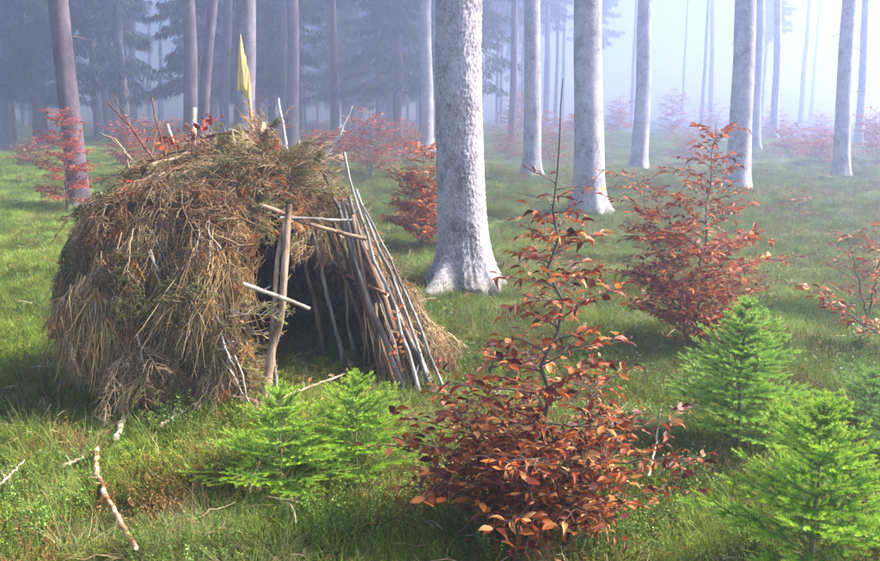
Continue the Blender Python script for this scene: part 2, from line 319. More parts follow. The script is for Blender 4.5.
def crown_mesh(seed, h0, h1, rad, nb=70, nfol=110, droop=.5, name='crown'):
    """spruce boughs with hanging sprays: woody limbs and many small needle sprays"""
    g = np.random.default_rng(seed); mb = MB(); t = g.uniform(0, 1, nb) ** .9; h = h0 + (h1 - h0) * t
    az = g.uniform(0, 6.28, nb); Lb = rad * (1 - .75 * t) * g.uniform(.6, 1.1, nb)
    s = np.linspace(0, 1, 6)[None]; dx = np.cos(az)[:, None] * Lb[:, None] * s; dy = np.sin(az)[:, None] * Lb[:, None] * s
    dz = -droop * Lb[:, None] * (s ** 1.3) + .25 * Lb[:, None] * s ** 3
    P = np.stack([dx, dy, h[:, None] + dz], -1); V, F = tubes(P, .022 * (1.1 - s) * np.ones((nb, 1)), 3); mb.add(V, F, 0, .3)
    B = nb * nfol; bi = np.repeat(np.arange(nb), nfol); u = g.uniform(.15, 1, B)
    k = u * 5; k0 = np.minimum(k.astype(int), 4); fr = (k - k0)[:, None]; pos = P[bi, k0] * (1 - fr) + P[bi, k0 + 1] * fr
    side = np.stack([-np.sin(az), np.cos(az), 0 * az], -1)[bi]; out = np.stack([np.cos(az), np.sin(az), 0 * az], -1)[bi]
    wd = (.42 * Lb[bi] * (1.05 - u))[:, None]; sg = g.uniform(-1, 1, B)[:, None]
    pos = pos + side * sg * wd + out * np.abs(sg) * wd * .5; pos[:, 2] -= (np.abs(sg) * wd * .5)[:, 0] + g.uniform(0, .22, B)
    d = nrm(out * g.uniform(.0, .8, (B, 1)) + side * sg * .6 + np.array([0, 0, -1.]) * g.uniform(.3, 1.2, (B, 1)))
    X, Y, Z = frame(d, g.normal(size=(B, 3)))
    TV = np.array([[-.12, 0, 0], [0, -.1, 0], [.12, 0, 0], [.05, .55, .05], [0, 1., 0], [-.05, .5, -.05]]) * [1.2, 1, 1]; TF = np.array([[0, 1, 2], [0, 2, 3], [0, 3, 5], [5, 3, 4]])
    V, F = stamp(TV, TF, pos, X, Y, Z, g.uniform(.15, .42, B)); mb.add(V, F, 1, np.repeat(g.uniform(0, 1, B), 6))
    return mb.mesh(name, [M['bark_brown'], M['needle_far']])
CROWNS = [crown_mesh(40 + i, 8.8, 17.6, 3.2, 100, 150) for i in range(3)]  # high crowns, mostly out of view, added and thickened to darken the haze below
LOWCROWNS = [crown_mesh(60 + i, 3.2, 16.5, 2.7, 110, 90, .55) for i in range(2)]
def snag_mesh(seed, r, z0=2.2, z1=9.5, n=22):
    g = np.random.default_rng(seed); h = g.uniform(z0, z1, n); az = g.uniform(0, 6.28, n); Lb = g.uniform(.15, .9, n); s = np.linspace(0, 1, 5)[None]
    P = np.stack([np.cos(az)[:, None] * (r * .8 + Lb[:, None] * s), np.sin(az)[:, None] * (r * .8 + Lb[:, None] * s), h[:, None] - .25 * Lb[:, None] * s ** 2 + g.normal(0, .012, (n, 5))], -1)
    mb = MB(); V, F = tubes(P, np.maximum(.011 * (1 - s), .002) * np.ones((n, 1)), 4); mb.add(V, F, 0, .3); return mb.mesh('dead_branches', M['bark_brown'])
TREES = []   # x, y, r of everything planted
def spruce(px, py, tx, wpx, label, m='bark_grey', crown=None, snag=True, group='spruce trunks standing in the mist', Y=None, seed=0, big=False, cat='tree'):
    b = gp(px, py)
    top = at(tx, 0, b[1]); dz = max(top[2] - b[2], .5); axis = ((top[0] - b[0]) / dz, 0.0)
    r = wpx * b[1] / FPX / 2 * 1.0
    t = thing('spruce_tree', b, label, cat, group)
    if big: me = trunk_mesh(r * 1.0, 17.2, axis, 150, 260, seed, .62, .012, m, fine=True)
    else: me = trunk_mesh(r, 17.2, axis, 36 if b[1] < 30 else 16, 70 if b[1] < 30 else 30, seed, .35, .018, m)
    link('trunk', me, t)
    if snag:
        o = link('dead_branches', snag_mesh(seed + 9, r), t, kind='stuff')
    if crown is not None:
        c = link('crown', crown, t, kind='stuff'); c.rotation_euler[2] = seed * 1.3
        c.location.x = axis[0] * 12
    TREES.append((b[0], b[1], r)); MOUNDS_.append((b[0], b[1]))
    return t
MOUNDS_ = []
spruce(464, 281, 461, 47, 'thickest pale grey spruce trunk with flared roots in the middle', 'bark_pale', seed=1, snag=False, big=True, group=None)
spruce(589, 211, 592, 29, 'pale spruce trunk just right of the thick middle trunk', 'bark_pale', seed=2, snag=False)
spruce(531, 178, 534, 17, 'slim pale spruce trunk between the two thickest central trunks', 'bark_pale', seed=3, snag=False)
spruce(638, 170, 646, 16, 'pale spruce trunk left behind the large copper beech sapling', 'bark_pale', seed=4, snag=False)
spruce(737, 190, 743, 22, 'pale spruce trunk rising behind the large copper beech sapling', 'bark_pale', seed=5, snag=False)
spruce(755, 150, 760, 10, 'thin misty spruce trunk directly right of the trunk behind the beech', 'bark_pale', seed=6)
spruce(774, 142, 778, 8, 'thin faint spruce trunk second right of the trunk behind the beech', 'bark_pale', seed=7)
spruce(841, 178, 851, 15, 'pale spruce trunk near the right side leaning slightly right', 'bark_pale', seed=8)
spruce(858, 148, 866, 8, 'rightmost thin spruce trunk, behind the pale leaning one', 'bark_pale', seed=9)
spruce(426, 150, 426, 13, 'slim grey spruce trunk against the left edge of the thickest trunk', 'bark_pale', seed=10)
spruce(391, 137, 388, 10, 'slender lilac grey spruce trunk above the small orange beech', 'bark_grey', seed=11)
spruce(80, 206, 61, 20, 'leaning brownish spruce trunk behind the dark red beech on the left', 'bark_brown', seed=12)
spruce(41, 148, 31, 14, 'dark misty spruce trunk second from the left side', 'bark_brown', seed=13, crown=LOWCROWNS[0])
spruce(6, 148, -5, 13, 'dark misty spruce trunk cut by the left side', 'bark_brown', seed=14, crown=CROWNS[0])
spruce(244, 186, 243, 21, 'grey spruce trunk standing right behind the yellow tipped stake', 'bark_grey', seed=15)
spruce(293, 150, 292, 13, 'brown spruce trunk right of the stake, behind the shelter', 'bark_brown', seed=16, crown=CROWNS[1])
spruce(190, 156, 188, 14, 'lilac brown spruce trunk behind the left half of the shelter', 'bark_brown', seed=17, crown=CROWNS[2])
spruce(201, 162, 213, 11, 'spruce trunk leaning right that crosses its neighbour behind the shelter', 'bark_brown', seed=18)
spruce(224, 148, 228, 10, 'thin spruce trunk between the leaning trunk and the grey one', 'bark_brown', seed=19, crown=CROWNS[0])
spruce(114, 133, 112, 8, 'thin misty spruce trunk left of the bright gap', 'bark_brown', seed=20, crown=CROWNS[1])
spruce(133, 128, 131, 8, 'misty spruce with low drooping boughs at the bright gap', 'bark_brown', seed=21, crown=CROWNS[1])
spruce(346, 128, 345, 10, 'misty spruce trunk with a bough hanging in at the top of the frame', 'bark_grey', seed=22, crown=LOWCROWNS[0])
spruce(149, 122, 149, 5, 'left one of two hair thin trunks inside the bright gap', 'bark_brown', seed=23)
spruce(161, 122, 161, 5, 'right one of two hair thin trunks inside the bright gap', 'bark_brown', seed=24)
spruce(711, 126, 713, 5, 'faint thin trunk in white mist above the copper beech sapling', 'bark_grey', seed=25)
spruce(547, 132, 548, 7, 'faint trunk in the mist right behind the slim pale trunk', 'bark_grey', seed=26, crown=CROWNS[2])
# the far stand, each a trunk and a crown; dense at the left, some unseen, to shade the mist
_g = np.random.default_rng(11); far = []; far_me = [trunk_mesh(.2, 17.0, (0, 0), 12, 16, 80 + i, .3, .02, 'bark_brown' if i < 2 else 'bark_grey') for i in range(4)]
tries = 0
BANDS = [(62, 'at the far left'), (136, 'left of the bright gap'), (232, 'behind the left half of the shelter'), (293, 'between the grey trunk and the brown trunk'), (346, 'right of the brown trunk behind the shelter'),
         (440, 'left of the thickest trunk'), (532, 'right behind the thickest trunk'), (590, 'behind the two close central trunks'), (640, 'between the second and fourth pale trunks'), (740, 'above the orange brown beech'), (842, 'between the two pale trunks on the right'), (2000, 'at the far right')]
while len(far) < 135 and tries < 4000:
    tries += 1; Y = _g.uniform(40, 125); px = _g.uniform(-160, 900) if _g.random() < .6 else _g.uniform(-120, 480); x = (px - 440) / FPX * Y
    if 134 < px < 192 and Y > 40: continue
    if px > 560 and Y < 78: continue
    if px > 560 and _g.random() < .45: continue
    if any((x - a) ** 2 + (Y - b) ** 2 < 9 for a, b in far): continue
    far.append((x, Y)); left = px < 470
    side = BANDS[[px < b_[0] for b_ in BANDS].index(True)][1]; depth_w = 'nearer' if Y < 75 else 'farther'
    t = thing('spruce_tree', (x, Y, float(hgt(x, Y))), 'faint %s spruce in the mist %s' % (depth_w, side), 'tree', '%s distant spruces %s' % (depth_w, side))
    k = len(far); a = link('trunk', far_me[k % 4], t); a.scale = (_g.uniform(.8, 1.35),) * 2 + (1,)
    c = link('crown', (LOWCROWNS[k % 2] if (left and _g.random() < .5) or _g.random() < .15 else CROWNS[k % 3]), t, kind='stuff'); c.rotation_euler[2] = _g.uniform(0, 6.28)
    if px > 520 and _g.random() < .9: bpy.data.objects.remove(c)

# ================================================================== BEECH SAPLINGS
LEAFV = np.array([[0, 0, 0], [-.20, .25, .06], [0, .28, -.03], [.20, .25, .06], [-.27, .55, .09], [0, .58, -.02], [.27, .55, .05], [-.15, .84, .03], [0, .86, -.05], [.15, .84, .01], [0, 1.06, -.14]])
LEAFF = np.array([[0, 2, 1], [0, 3, 2], [1, 2, 5], [1, 5, 4], [2, 3, 6], [2, 6, 5], [4, 5, 8], [4, 8, 7], [5, 6, 9], [5, 9, 8], [7, 8, 10], [8, 9, 10]])
LEAF_KINDS = []
for k in range(4):
    v = LEAFV.copy(); s = (1.0, 1.8, .4, 1.3)[k]; v[:, 2] = v[:, 2] * s + (.0, -.25, .18, -.12)[k] * v[:, 1] ** 2; v[:, 0] *= (1, .8, 1.05, .65)[k]; v[:, 2] += (0, .4, 0, .9)[k] * v[:, 0] ** 2 * 2; LEAF_KINDS.append(v)
def beech(base, top, seed, Lmax, nbr, prof, t0=.06, t1=.92, twig=.06, leaf=.05, lstep=.03, up=.75, bare=0., zmin=.03, radius=.009, azbias=None, flat=.5):
    """returns stem (P,R), branches [(list of polylines, radii)], leaves arrays; all relative to base"""
    g = np.random.default_rng(seed); top = np.asarray(top, float); H = np.linalg.norm(top); n = 16; s = np.linspace(0, 1, n)[:, None]
    P = top[None] * s + np.concatenate([g.normal(0, .012 * H, (n, 2)) * np.sin(s * np.pi), np.zeros((n, 1))], 1); P[0] = 0
    P = np.concatenate([[[0, 0, -.05]], P]); RR = radius * (1.15 - np.concatenate([[0], s[:, 0]]) * 1.0); RR = np.maximum(RR, .0014)
    def tr(t): k = 1 + t * (n - 1); k0 = min(int(k), n - 1); f = k - k0; return P[k0] * (1 - f) + P[k0 + 1] * f
    br = []; LP, LD, LN, LS = [], [], [], []
    for i in range(nbr):
        t = t0 + (t1 - t0) * (i + g.uniform(0, .8)) / nbr; az = i * 2.4 + g.uniform(-.5, .5)
        if azbias is not None and g.random() < azbias[1]: az = azbias[0] + g.normal(0, .7)
        L = Lmax * prof(t) * g.uniform(.75, 1.15)
        if L < .03: continue
        e = g.uniform(up - .3, up + .25); m = max(5, int(L / .045)); p = tr(t); pts = [p]
        for q in range(m):
            e2 = e * (1 - .75 * q / m) + g.normal(0, .10); az2 = az + g.normal(0, .16) + (.12 if q % 2 else -.12)
            p = p + np.array([math.cos(az2) * math.cos(e2), math.sin(az2) * math.cos(e2), math.sin(e2)]) * L / m
            p = p.copy(); p[2] = max(p[2], zmin); pts.append(p)
        pts = np.array(pts); polys = [(pts, np.linspace(radius * .5 * (1.05 - t * .6), .0012, len(pts)))]
        dirs = nrm(np.gradient(pts, axis=0))
        acc = 0
        for q in range(max(1, int(m * .18)), m + 1):
            acc += 1; tw = twig * g.uniform(.6, 1.4) + L * .38 * (1 - q / m) * g.uniform(.5, 1)
            if q == m: sides = (0,)
            else: sides = (1, -1) if g.random() < .35 else ((1,) if acc % 2 else (-1,))
            for sg in sides:
                d0 = dirs[q]; sd_ = nrm(np.cross(d0, [0, 0, 1.])); d = nrm(d0 * .75 + sd_ * sg * g.uniform(.5, 1.) + np.array([0, 0, g.uniform(-.15, .3)]))
                if sg == 0: d = d0
                k = max(3, int(tw / .03)); tp = [pts[q]]; c = pts[q]
                for z in range(k): d = nrm(d + g.normal(0, .13, 3) + [0, 0, .02]); c = c + d * tw / k; c = c.copy(); c[2] = max(c[2], zmin); tp.append(c)
                tp = np.array(tp); polys.append((tp, np.linspace(.0016, .0009, len(tp))))
                nl = max(2, int(tw / lstep)); uu = (np.arange(nl) + g.uniform(0, 1)) / nl * k; uu = np.minimum(uu, k - .01)
                for z, u in enumerate(uu):
                    if bare and t > bare and g.random() < .8: continue
                    a0 = int(u); q0 = tp[a0] * (1 - u + a0) + tp[a0 + 1] * (u - a0); td = nrm(tp[a0 + 1] - tp[a0]); ls = nrm(np.cross(td, [0, 0, 1.])) * (1 if z % 2 else -1)
                    ld = nrm(td * .7 + ls * g.uniform(.4, 1) + np.array([0, 0, g.uniform(-.55, .25)])); LP.append(q0 + ld * .004); LD.append(ld); LN.append(np.array([g.normal(0, flat), g.normal(0, flat), 1.])); LS.append(leaf * g.choice([g.uniform(.4, .8), g.uniform(.8, 1.35)]))
        br.append(polys)
    return (P, RR), br, (np.array(LP), np.array(LD), np.array(LN), np.array(LS))
def polytubes(mb, polys, sides=4, tone=.5):
    for p, r in polys: V, F = tubes(p, r, sides); mb.add(V, F, 0, tone)
def leaves_into(mb, LV, idx, g, mtl=0, tb=.5, ts=.28, kinds=LEAF_KINDS, F=LEAFF, zt=0):
    LP, LD, LN, LS = LV
    for k in range(len(kinds)):
        ii = idx[idx % len(kinds) == k]
        if not len(ii): continue
        X, Y, Z = frame(LD[ii], LN[ii]); V, FF = stamp(kinds[k], F, LP[ii], X, Y, Z, LS[ii])
        t = np.clip(tb + g.normal(0, ts, len(ii)) + zt * (LP[ii, 2]), 0, 1); mb.add(V, FF, mtl, np.repeat(t, len(kinds[k])))
SIMPLEF = np.array([[0, 1, 2], [0, 2, 3]]); SIMPLEV = [np.array([[0, 0, 0], [-.27, .5, .05], [0, 1.05, -.05], [.27, .5, .08]]), np.array([[0, 0, 0], [-.2, .5, .12], [0, 1., -.2], [.25, .5, .0]])]
def plant_beech(base, label, gen, leafmat='beech_leaf', nparts=0, stemmat='beech_stem', detail=True, group=None, tb=.5, ts=.28, extra=None, zt=0):
    t = thing('beech_sapling', base, label, 'sapling', group); g = np.random.default_rng(5)
    gens = gen if isinstance(gen, list) else [gen]; allL = []
    for (sP, sR), br, LV in gens:
        mb = MB(); V, F = tubes(sP, sR, 7); mb.add(V, F, 0, .5); link('stem', mb.mesh('stem', M[stemmat]), t)
        if detail:
            for polys in br:
                mb = MB(); polytubes(mb, polys, 4, .45); link('branch', mb.mesh('branch', M[stemmat]), t)
        else:
            mb = MB(); [polytubes(mb, polys, 3, .4) for polys in br]; link('branches', mb.mesh('branches', M[stemmat]), t, kind='stuff')
        allL.append(LV)
    LV = tuple(np.concatenate([a[i] for a in allL]) for i in range(4)); n = len(LV[0]); idx = np.arange(n)
    if nparts:
        # the leaves that show largest: nearest to the viewer and largest
        sc_ = LV[3] / (base[1] + LV[0][:, 1]); order = np.argsort(-sc_); mine = order[:nparts]; rest = np.sort(order[nparts:])
        protos = []
        for k in range(4):
            for tt in (.0, .12, .25, .38, .52, .66, .82, 1.):
                mb = MB(); mb.add(LEAF_KINDS[k], LEAFF, 0, tt); protos.append(mb.mesh('leaf', M[leafmat]))
        X, Y, Z = frame(LV[1][mine], LV[2][mine])
        from mathutils import Matrix
        for q, i in enumerate(mine):
            o = link('leaf', protos[int(g.integers(0, len(protos)))], t); s = float(LV[3][i]); p = LV[0][i]
            mm = Matrix(((X[q][0], Y[q][0], Z[q][0]), (X[q][1], Y[q][1], Z[q][1]), (X[q][2], Y[q][2], Z[q][2])))
            o.matrix_basis = Matrix.Translation(Vector(p)) @ mm.to_4x4() @ Matrix.Scale(s, 4)
    else: rest = idx
    mb = MB(); leaves_into(mb, LV, rest, g, 0, tb, ts, LEAF_KINDS if detail else SIMPLEV, LEAFF if detail else SIMPLEF, zt)
    link('foliage', mb.mesh('foliage', M[leafmat]), t, kind='stuff'); return t, n
def reltop(base, px, py, dy=0.): return at(px, py, base[1] + dy) - base

# front copper beech with the long bare leader
b = gp(540, 538); top = reltop(b, 563, 78, .05)
g1 = beech(b, top, 21, .60, 44, lambda t: 1.0 if t < .2 else max(.13, .62 - (t - .2) * .85), .03, .80, .08, .044, .022, .45, bare=.72, radius=.011, zmin=.05)
b2 = reltop(b, 478, 395, .1); g2 = beech(b, b2, 22, .48, 24, lambda t: 1 - .55 * t, .06, .98, .07, .044, .022, .45, radius=.007, zmin=.05)
b3 = reltop(b, 592, 385, .0); g3 = beech(b, b3, 23, .34, 18, lambda t: 1 - .55 * t, .06, .98, .07, .044, .022, .45, radius=.007, zmin=.05)
_, nl = plant_beech(b, 'large copper beech sapling in front with a long bare shoot on top', [g1, g2, g3, beech(b, reltop(b, 436, 455, .0), 24, .40, 18, lambda t: 1 - .5 * t, .1, .98, .07, .046, .022, .4, radius=.006, zmin=.04), beech(b, reltop(b, 520, 458, -.22), 25, .34, 16, lambda t: 1 - .5 * t, .08, .98, .07, .046, .022, .4, radius=.006, zmin=.04)], 'beech_leaf', 300, tb=.42, ts=.33)
print('front leaves', nl)
# second copper beech, right of the middle
b = gp(692, 352)
gA = beech(b, reltop(b, 716, 122), 31, .68, 40, lambda t: .8 + .35 * math.sin(min(1, t * 1.8) * 3.1) - .65 * t, .04, .97, .08, .050, .024, .55, radius=.010)
gB = beech(b, reltop(b, 634, 170, -.1), 32, .5, 28, lambda t: 1 - .6 * t, .06, .97, .08, .050, .024, .55, radius=.008)
gC = beech(b, reltop(b, 655, 225, -.2), 33, .48, 26, lambda t: 1 - .5 * t, .05, .97, .08, .050, .024, .5, radius=.007)
_, nl = plant_beech(b, 'broad orange brown beech sapling right of the middle with two stems', [gA, gB, gC], 'beech_leaf_orange', 0, tb=.42); print('second', nl)
# small orange beech left of the thick trunk
b = gp(421, 248); gA = beech(b, reltop(b, 424, 146), 41, .50, 40, lambda t: 1 - .7 * t, .04, .98, .09, .06, .022, .6, radius=.010)
plant_beech(b, 'small orange beech sapling touching the left side of the thick trunk', [gA, beech(b, reltop(b, 405, 175), 42, .42, 26, lambda t: 1 - .6 * t, .05, .98, .09, .06, .022, .5)], 'beech_leaf_orange', 0, tb=.5)
# dark red beech on the left
b = gp(68, 214); gA = beech(b, reltop(b, 60, 106), 51, .62, 34, lambda t: 1 - .72 * t, .1, .98, .12, .066, .026, .25, radius=.014, flat=.25)
plant_beech(b, 'dark red beech sapling with layered twigs in front of the leaning left trunk', gA, 'beech_leaf_red', 0, tb=.5)
# right edge beech and the low arching one beside it
b = gp(868, 320); gA = beech(b, reltop(b, 846, 232), 61, .34, 14, lambda t: 1 - .6 * t, .1, .98, .06, .05, .035, .6)
plant_beech(b, 'sparse pinkish beech sapling at the right side above the arching twig', [gA, beech(b, reltop(b, 885, 225), 62, .34, 12, lambda t: 1 - .6 * t, .1, .98, .06, .05, .035, .6)], 'beech_leaf_orange', 0, tb=.55)
b = gp(905, 352); gA = beech(b, reltop(b, 800, 282, -.25), 63, .13, 16, lambda t: 1 - .5 * t, .2, 1, .04, .05, .03, .2)
plant_beech(b, 'low arching beech twig reaching in from the right side', gA, 'beech_leaf', 0, tb=.6)
b = gp(800, 222); plant_beech(b, 'tiny beech seedling alone in pale grass on the right', beech(b, reltop(b, 798, 190), 64, .3, 12, lambda t: 1 - .5 * t, .1, 1, .06, .05, .05, .6), 'beech_leaf_orange', 0)
# misty understorey beeches
for i, (px, py, ty, L, lab, mt) in enumerate([
    (370, 178, 112, .95, 'pinkish beech bush in mist between shelter and slender trunk', 'beech_leaf_red'),
    (330, 172, 128, .9, 'low reddish beech bush behind the right shoulder of the shelter', 'beech_leaf_red'),
    (405, 165, 120, .7, 'misty red beech bush beside the slim grey trunk', 'beech_leaf_red'),
    (552, 168, 112, .9, 'pink beech bush in mist between the two right central trunks', 'beech_leaf_red'),
    (508, 160, 120, .8, 'faint pink beech bush just right of the thick trunk', 'beech_leaf_red'),
    (690, 165, 128, .8, 'hazy beech bush behind the broad orange sapling', 'beech_leaf_orange'),
    (790, 160, 122, .9, 'pale rosy beech bush in mist between the two right trunks', 'beech_leaf_red'),
    (822, 166, 128, .9, 'rosy beech bush left of the leaning right trunk', 'beech_leaf_red'),
    (876, 168, 108, .8, 'misty beech bush at the right side behind the trunks', 'beech_leaf_red'),
    (128, 178, 116, .8, 'dull red beech bush left behind the shelter', 'beech_leaf_red'),
    (165, 168, 120, .8, 'dull red beech bush behind the shelter under the bright gap', 'beech_leaf_red'),
    (30, 165, 140, .5, 'little red beech bush at the foot of the dark left trunks', 'beech_leaf_red')]):
    b = gp(px, py); Hh = np.linalg.norm(reltop(b, px, ty)); gs = []
    for q in range(3): gs.append(beech(b, reltop(b, px + (q - 1) * 12, ty + 6 * abs(q - 1)), 100 + i * 5 + q, L, 15, lambda t: 1 - .6 * t, .08, .98, .12, .085, .065, .5, radius=.012))
    plant_beech(b, lab, gs, mt, 0, detail=False, group='beech bushes in the mist', tb=.55)

# far undergrowth: a few low beeches seen only as rosy puffs in the white mist
_protos = [o for o in COL.objects if o.get('group') == 'beech bushes in the mist'][:6]; _gb = np.random.default_rng(21)
for i, (px, Y, lab) in enumerate([(515, 50, 'small far beech bush low behind the slim pale trunk'), (575, 46, 'small far beech bush left of the second thickest trunk'), (615, 52, 'far rosy beech bush between two pale trunks right of centre'), (668, 47, 'far beech bush above the left tip of the orange beech'), (705, 55, 'very faint far beech bush left of the trunk behind the beech'), (770, 50, 'far beech bush at the foot of the thin faint trunk'), (815, 56, 'faint far beech bush left of the leaning right trunk'), (868, 48, 'faint far beech bush by the rightmost thin trunk'), (455, 52, 'faint far beech bush behind the thickest trunk'), (260, 44, 'far dull beech bush seen right of the yellow tipped stake')]):
    src = _protos[i % len(_protos)]; x = (px - 440) / FPX * Y; r = src.copy(); COL.objects.link(r); r.location = (x, Y, float(hgt(x, Y))); r.rotation_euler = (0, 0, _gb.uniform(0, 6.28)); r.scale = (_gb.uniform(1.1, 1.6),) * 3; r['label'] = lab
    for ch in list(src.children): c2 = ch.copy(); COL.objects.link(c2); c2.parent = r

# ================================================================== YOUNG SPRUCES
def spruce_sapling(base, H, spread, seed, label, mt, needle=.016, dens=900, lift=.35, whorls=None, group='young green spruces'):
    g = np.random.default_rng(seed); t = thing('spruce_sapling', base, label, 'sapling', group)
    n = 10; s = np.linspace(0, 1, n); P = np.stack([g.normal(0, .006, n) * s, g.normal(0, .006, n) * s, -.04 + (H + .04) * s], -1)
    mb = MB(); V, F = tubes(P, .008 * H / .5 * (1.1 - s), 6); mb.add(V, F, 0, .5); link('stem', mb.mesh('stem', M['stem_pale']), t)
    whorls = whorls or int(H / .06)
    NV = np.array([[-.07, 0, 0], [.07, 0, 0], [.06, .6, .01], [0, 1, 0], [-.045, .6, .01], [0, .3, .05]]); NF = np.array([[0, 1, 5], [1, 2, 5], [2, 4, 5], [4, 0, 5], [4, 2, 3]])
    def needles(mb, segs):
        for a, b2, tip in segs:
            L = np.linalg.norm(b2 - a); k = max(6, int(L * dens)); u = (np.arange(k) + g.uniform(0, 1, k)) / k; d = nrm(b2 - a)
            sd_ = nrm(np.cross(d, [0, 0, 1.]) + 1e-6); upv = np.cross(sd_, d); th = g.uniform(-.45, math.pi + .45, k)
            rad = np.cos(th)[:, None] * sd_ + np.sin(th)[:, None] * upv; dd = nrm(rad * g.uniform(.7, 1.1, (k, 1)) + d * g.uniform(.45, .9, (k, 1)))
            X, Y, Z = frame(dd, rad + g.normal(0, .3, (k, 3))); V, F = stamp(NV, NF, a + (b2 - a) * u[:, None], X, Y, Z, needle * g.uniform(.7, 1.1, k) * (1 - .3 * u))
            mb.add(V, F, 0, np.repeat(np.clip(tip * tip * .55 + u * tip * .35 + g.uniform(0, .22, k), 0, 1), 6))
    for w_ in range(whorls):
        tz = .10 + .88 * (w_ + g.uniform(0, .3)) / whorls; z = H * tz; nb = int(g.integers(4, 7))
        for k in range(nb):
            az = k * 6.283 / nb + w_ * 1.1 + g.uniform(-.25, .25); L = 1.3 * spread * (1 - tz) ** .85 * g.uniform(.62, 1.12) + .035; e = lift + .5 * tz ** 2 + g.uniform(-.12, .15)
            m = 5; c = np.array([0, 0, z]); c[:2] = P[min(int(tz * n), n - 1), :2]; pts = [c]
            for q in range(m): e2 = e - .35 * q / m * (1 - tz) + .12 * (q == m - 1); c = c + np.array([math.cos(az) * math.cos(e2), math.sin(az) * math.cos(e2), math.sin(e2)]) * L / m; c = c.copy(); c[2] = max(c[2], .02); pts.append(c)
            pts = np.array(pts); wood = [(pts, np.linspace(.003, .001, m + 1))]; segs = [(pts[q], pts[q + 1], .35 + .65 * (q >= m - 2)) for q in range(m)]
            for q in range(1, m):
                for sg in (-1, 1):
                    ls = L * .55 * (1 - q / (m + .5)) * g.uniform(.7, 1.2)
                    if ls < .015: continue
                    d0 = nrm(pts[q + 1] - pts[q]); sdv = nrm(np.cross(d0, [0, 0, 1.])) * sg; d = nrm(d0 * .8 + sdv * .8 + np.array([0, 0, g.uniform(-.1, .2)])); e_ = pts[q] + d * ls
                    md_ = pts[q] + d * ls * .5; e_ = e_ + d0 * ls * .15
                    wood.append((np.array([pts[q], md_, e_]), np.array([.0016, .0012, .0008]))); segs += [(pts[q], md_, .3), (md_, e_, 1.)]
                    if ls > .09:
                        for s2 in (-1, 1):
                            d3 = nrm(d * .8 + nrm(np.cross(d, [0, 0, 1.])) * s2 * .8 + [0, 0, .05]); e3 = md_ + d3 * ls * .4; wood.append((np.array([md_, e3]), np.array([.001, .0007]))); segs.append((md_, e3, .9))
            mb = MB(); polytubes(mb, wood, 3); o = link('branch', mb.mesh('branch', M['stem_pale']), t)
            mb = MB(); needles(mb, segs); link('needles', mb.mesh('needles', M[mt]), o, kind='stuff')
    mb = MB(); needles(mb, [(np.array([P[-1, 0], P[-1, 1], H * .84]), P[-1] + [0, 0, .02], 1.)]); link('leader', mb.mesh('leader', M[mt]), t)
    return t
def sap(px, py, ty, wpx, *a, **k):
    b = gp(px, py); spruce_sapling(b, np.linalg.norm(reltop(b, px, ty)), wpx * b[1] / FPX / 2, *a, **k)
sap(282, 494, 386, 158, 201, 'bright green young spruce before the shelter, left one of the pair', 'needle', dens=800)
sap(357, 480, 372, 150, 202, 'bright green young spruce before the shelter opening, right one of the pair', 'needle', lift=.45)
sap(808, 586, 396, 268, 203, 'brightest yellow green young spruce at the lower right corner', 'needle', needle=.018, lift=.4, dens=850)
sap(736, 452, 300, 165, 204, 'taller darker green young spruce behind the copper beech on the right', 'needle_mid', needle=.018, dens=850, whorls=16)
sap(868, 432, 368, 95, 205, 'short dark green young spruce by the right side', 'needle_dark')
sap(893, 470, 385, 90, 206, 'dark green young spruce cut by the right side', 'needle_dark')

# ================================================================== THE BRUSHWOOD SHELTER
SC = np.array([-1.06, 5.62]); S0 = np.array([SC[0], SC[1], float(hgt(*SC))])
shelter = thing('brushwood_shelter', S0, 'dome shaped forest shelter of dead spruce branches with poles and an open side', 'shelter')
def lp(px, py, Y): return at(px, py, Y) - S0            # a point of the shelter's own space
APEX = np.array([-.02, -.03]); HH = 1.27; OPEN_Z = 1.03
def hull(az, t):
    """surface of the heap, local coordinates; az from +x, t 0..1 upwards"""
    az = np.asarray(az, float); t = np.asarray(t, float); c, s = np.cos(az), np.sin(az)
    rx = np.where(c < 0, 1.36, 1.06); ry = np.where(s < 0, 1.21, .95)
    r = 1 / np.sqrt((c / rx) ** 2 + (s / ry) ** 2)
    r = r * (1 + .05 * np.sin(5 * az + 1) + .045 * np.sin(9 * az + 2.2 + 6 * t) + .04 * np.sin(14 * az - 11 * t) + .03 * np.sin(17 * t + 6 * az))
    m = np.clip(.62 - .5 * c, .12, 1.0); ph = t * np.pi / 2
    k = (1 - m) * t + m * (1 - np.clip(np.cos(ph), 0, 1) ** .6); hz = HH * (1 + .03 * np.sin(3 * az) - .05 * c) * ((1 - m) * t + m * np.sin(ph))
    r = r * (1 - .24 * np.clip(1 - hz / .6, 0, 1) * np.clip(-c + .1, 0, 1)); hz = hz + .035 * np.sin(11 * az + 3 * np.sin(4 * az)) * t + .02 * np.sin(9 * t + 5 * az) * t
    x = c * r * (1 - k) + APEX[0] * k; y = s * r * (1 - k) + APEX[1] * k
    return np.stack([x, y, hz], -1)
def hnormal(az, t):
    a = hull(az + .02, t) - hull(az - .02, t); b2 = hull(az, np.minimum(t + .02, 1)) - hull(az, t - .02); return nrm(np.cross(a, b2)), nrm(b2)
OA0, OA1 = R(-92), R(-33)                                # the open side
def opened(az, t, pad=0.): return (az > OA0 + pad) & (az < OA1 - pad) & (hull(az, t)[..., 2] < OPEN_Z - pad * .5)
na_, nt_ = 150, 44
AZ, TT = np.meshgrid(np.linspace(-np.pi, np.pi, na_, endpoint=False), np.linspace(0, .985, nt_)); V = hull(AZ, TT) * .97; V[..., 2] -= .0
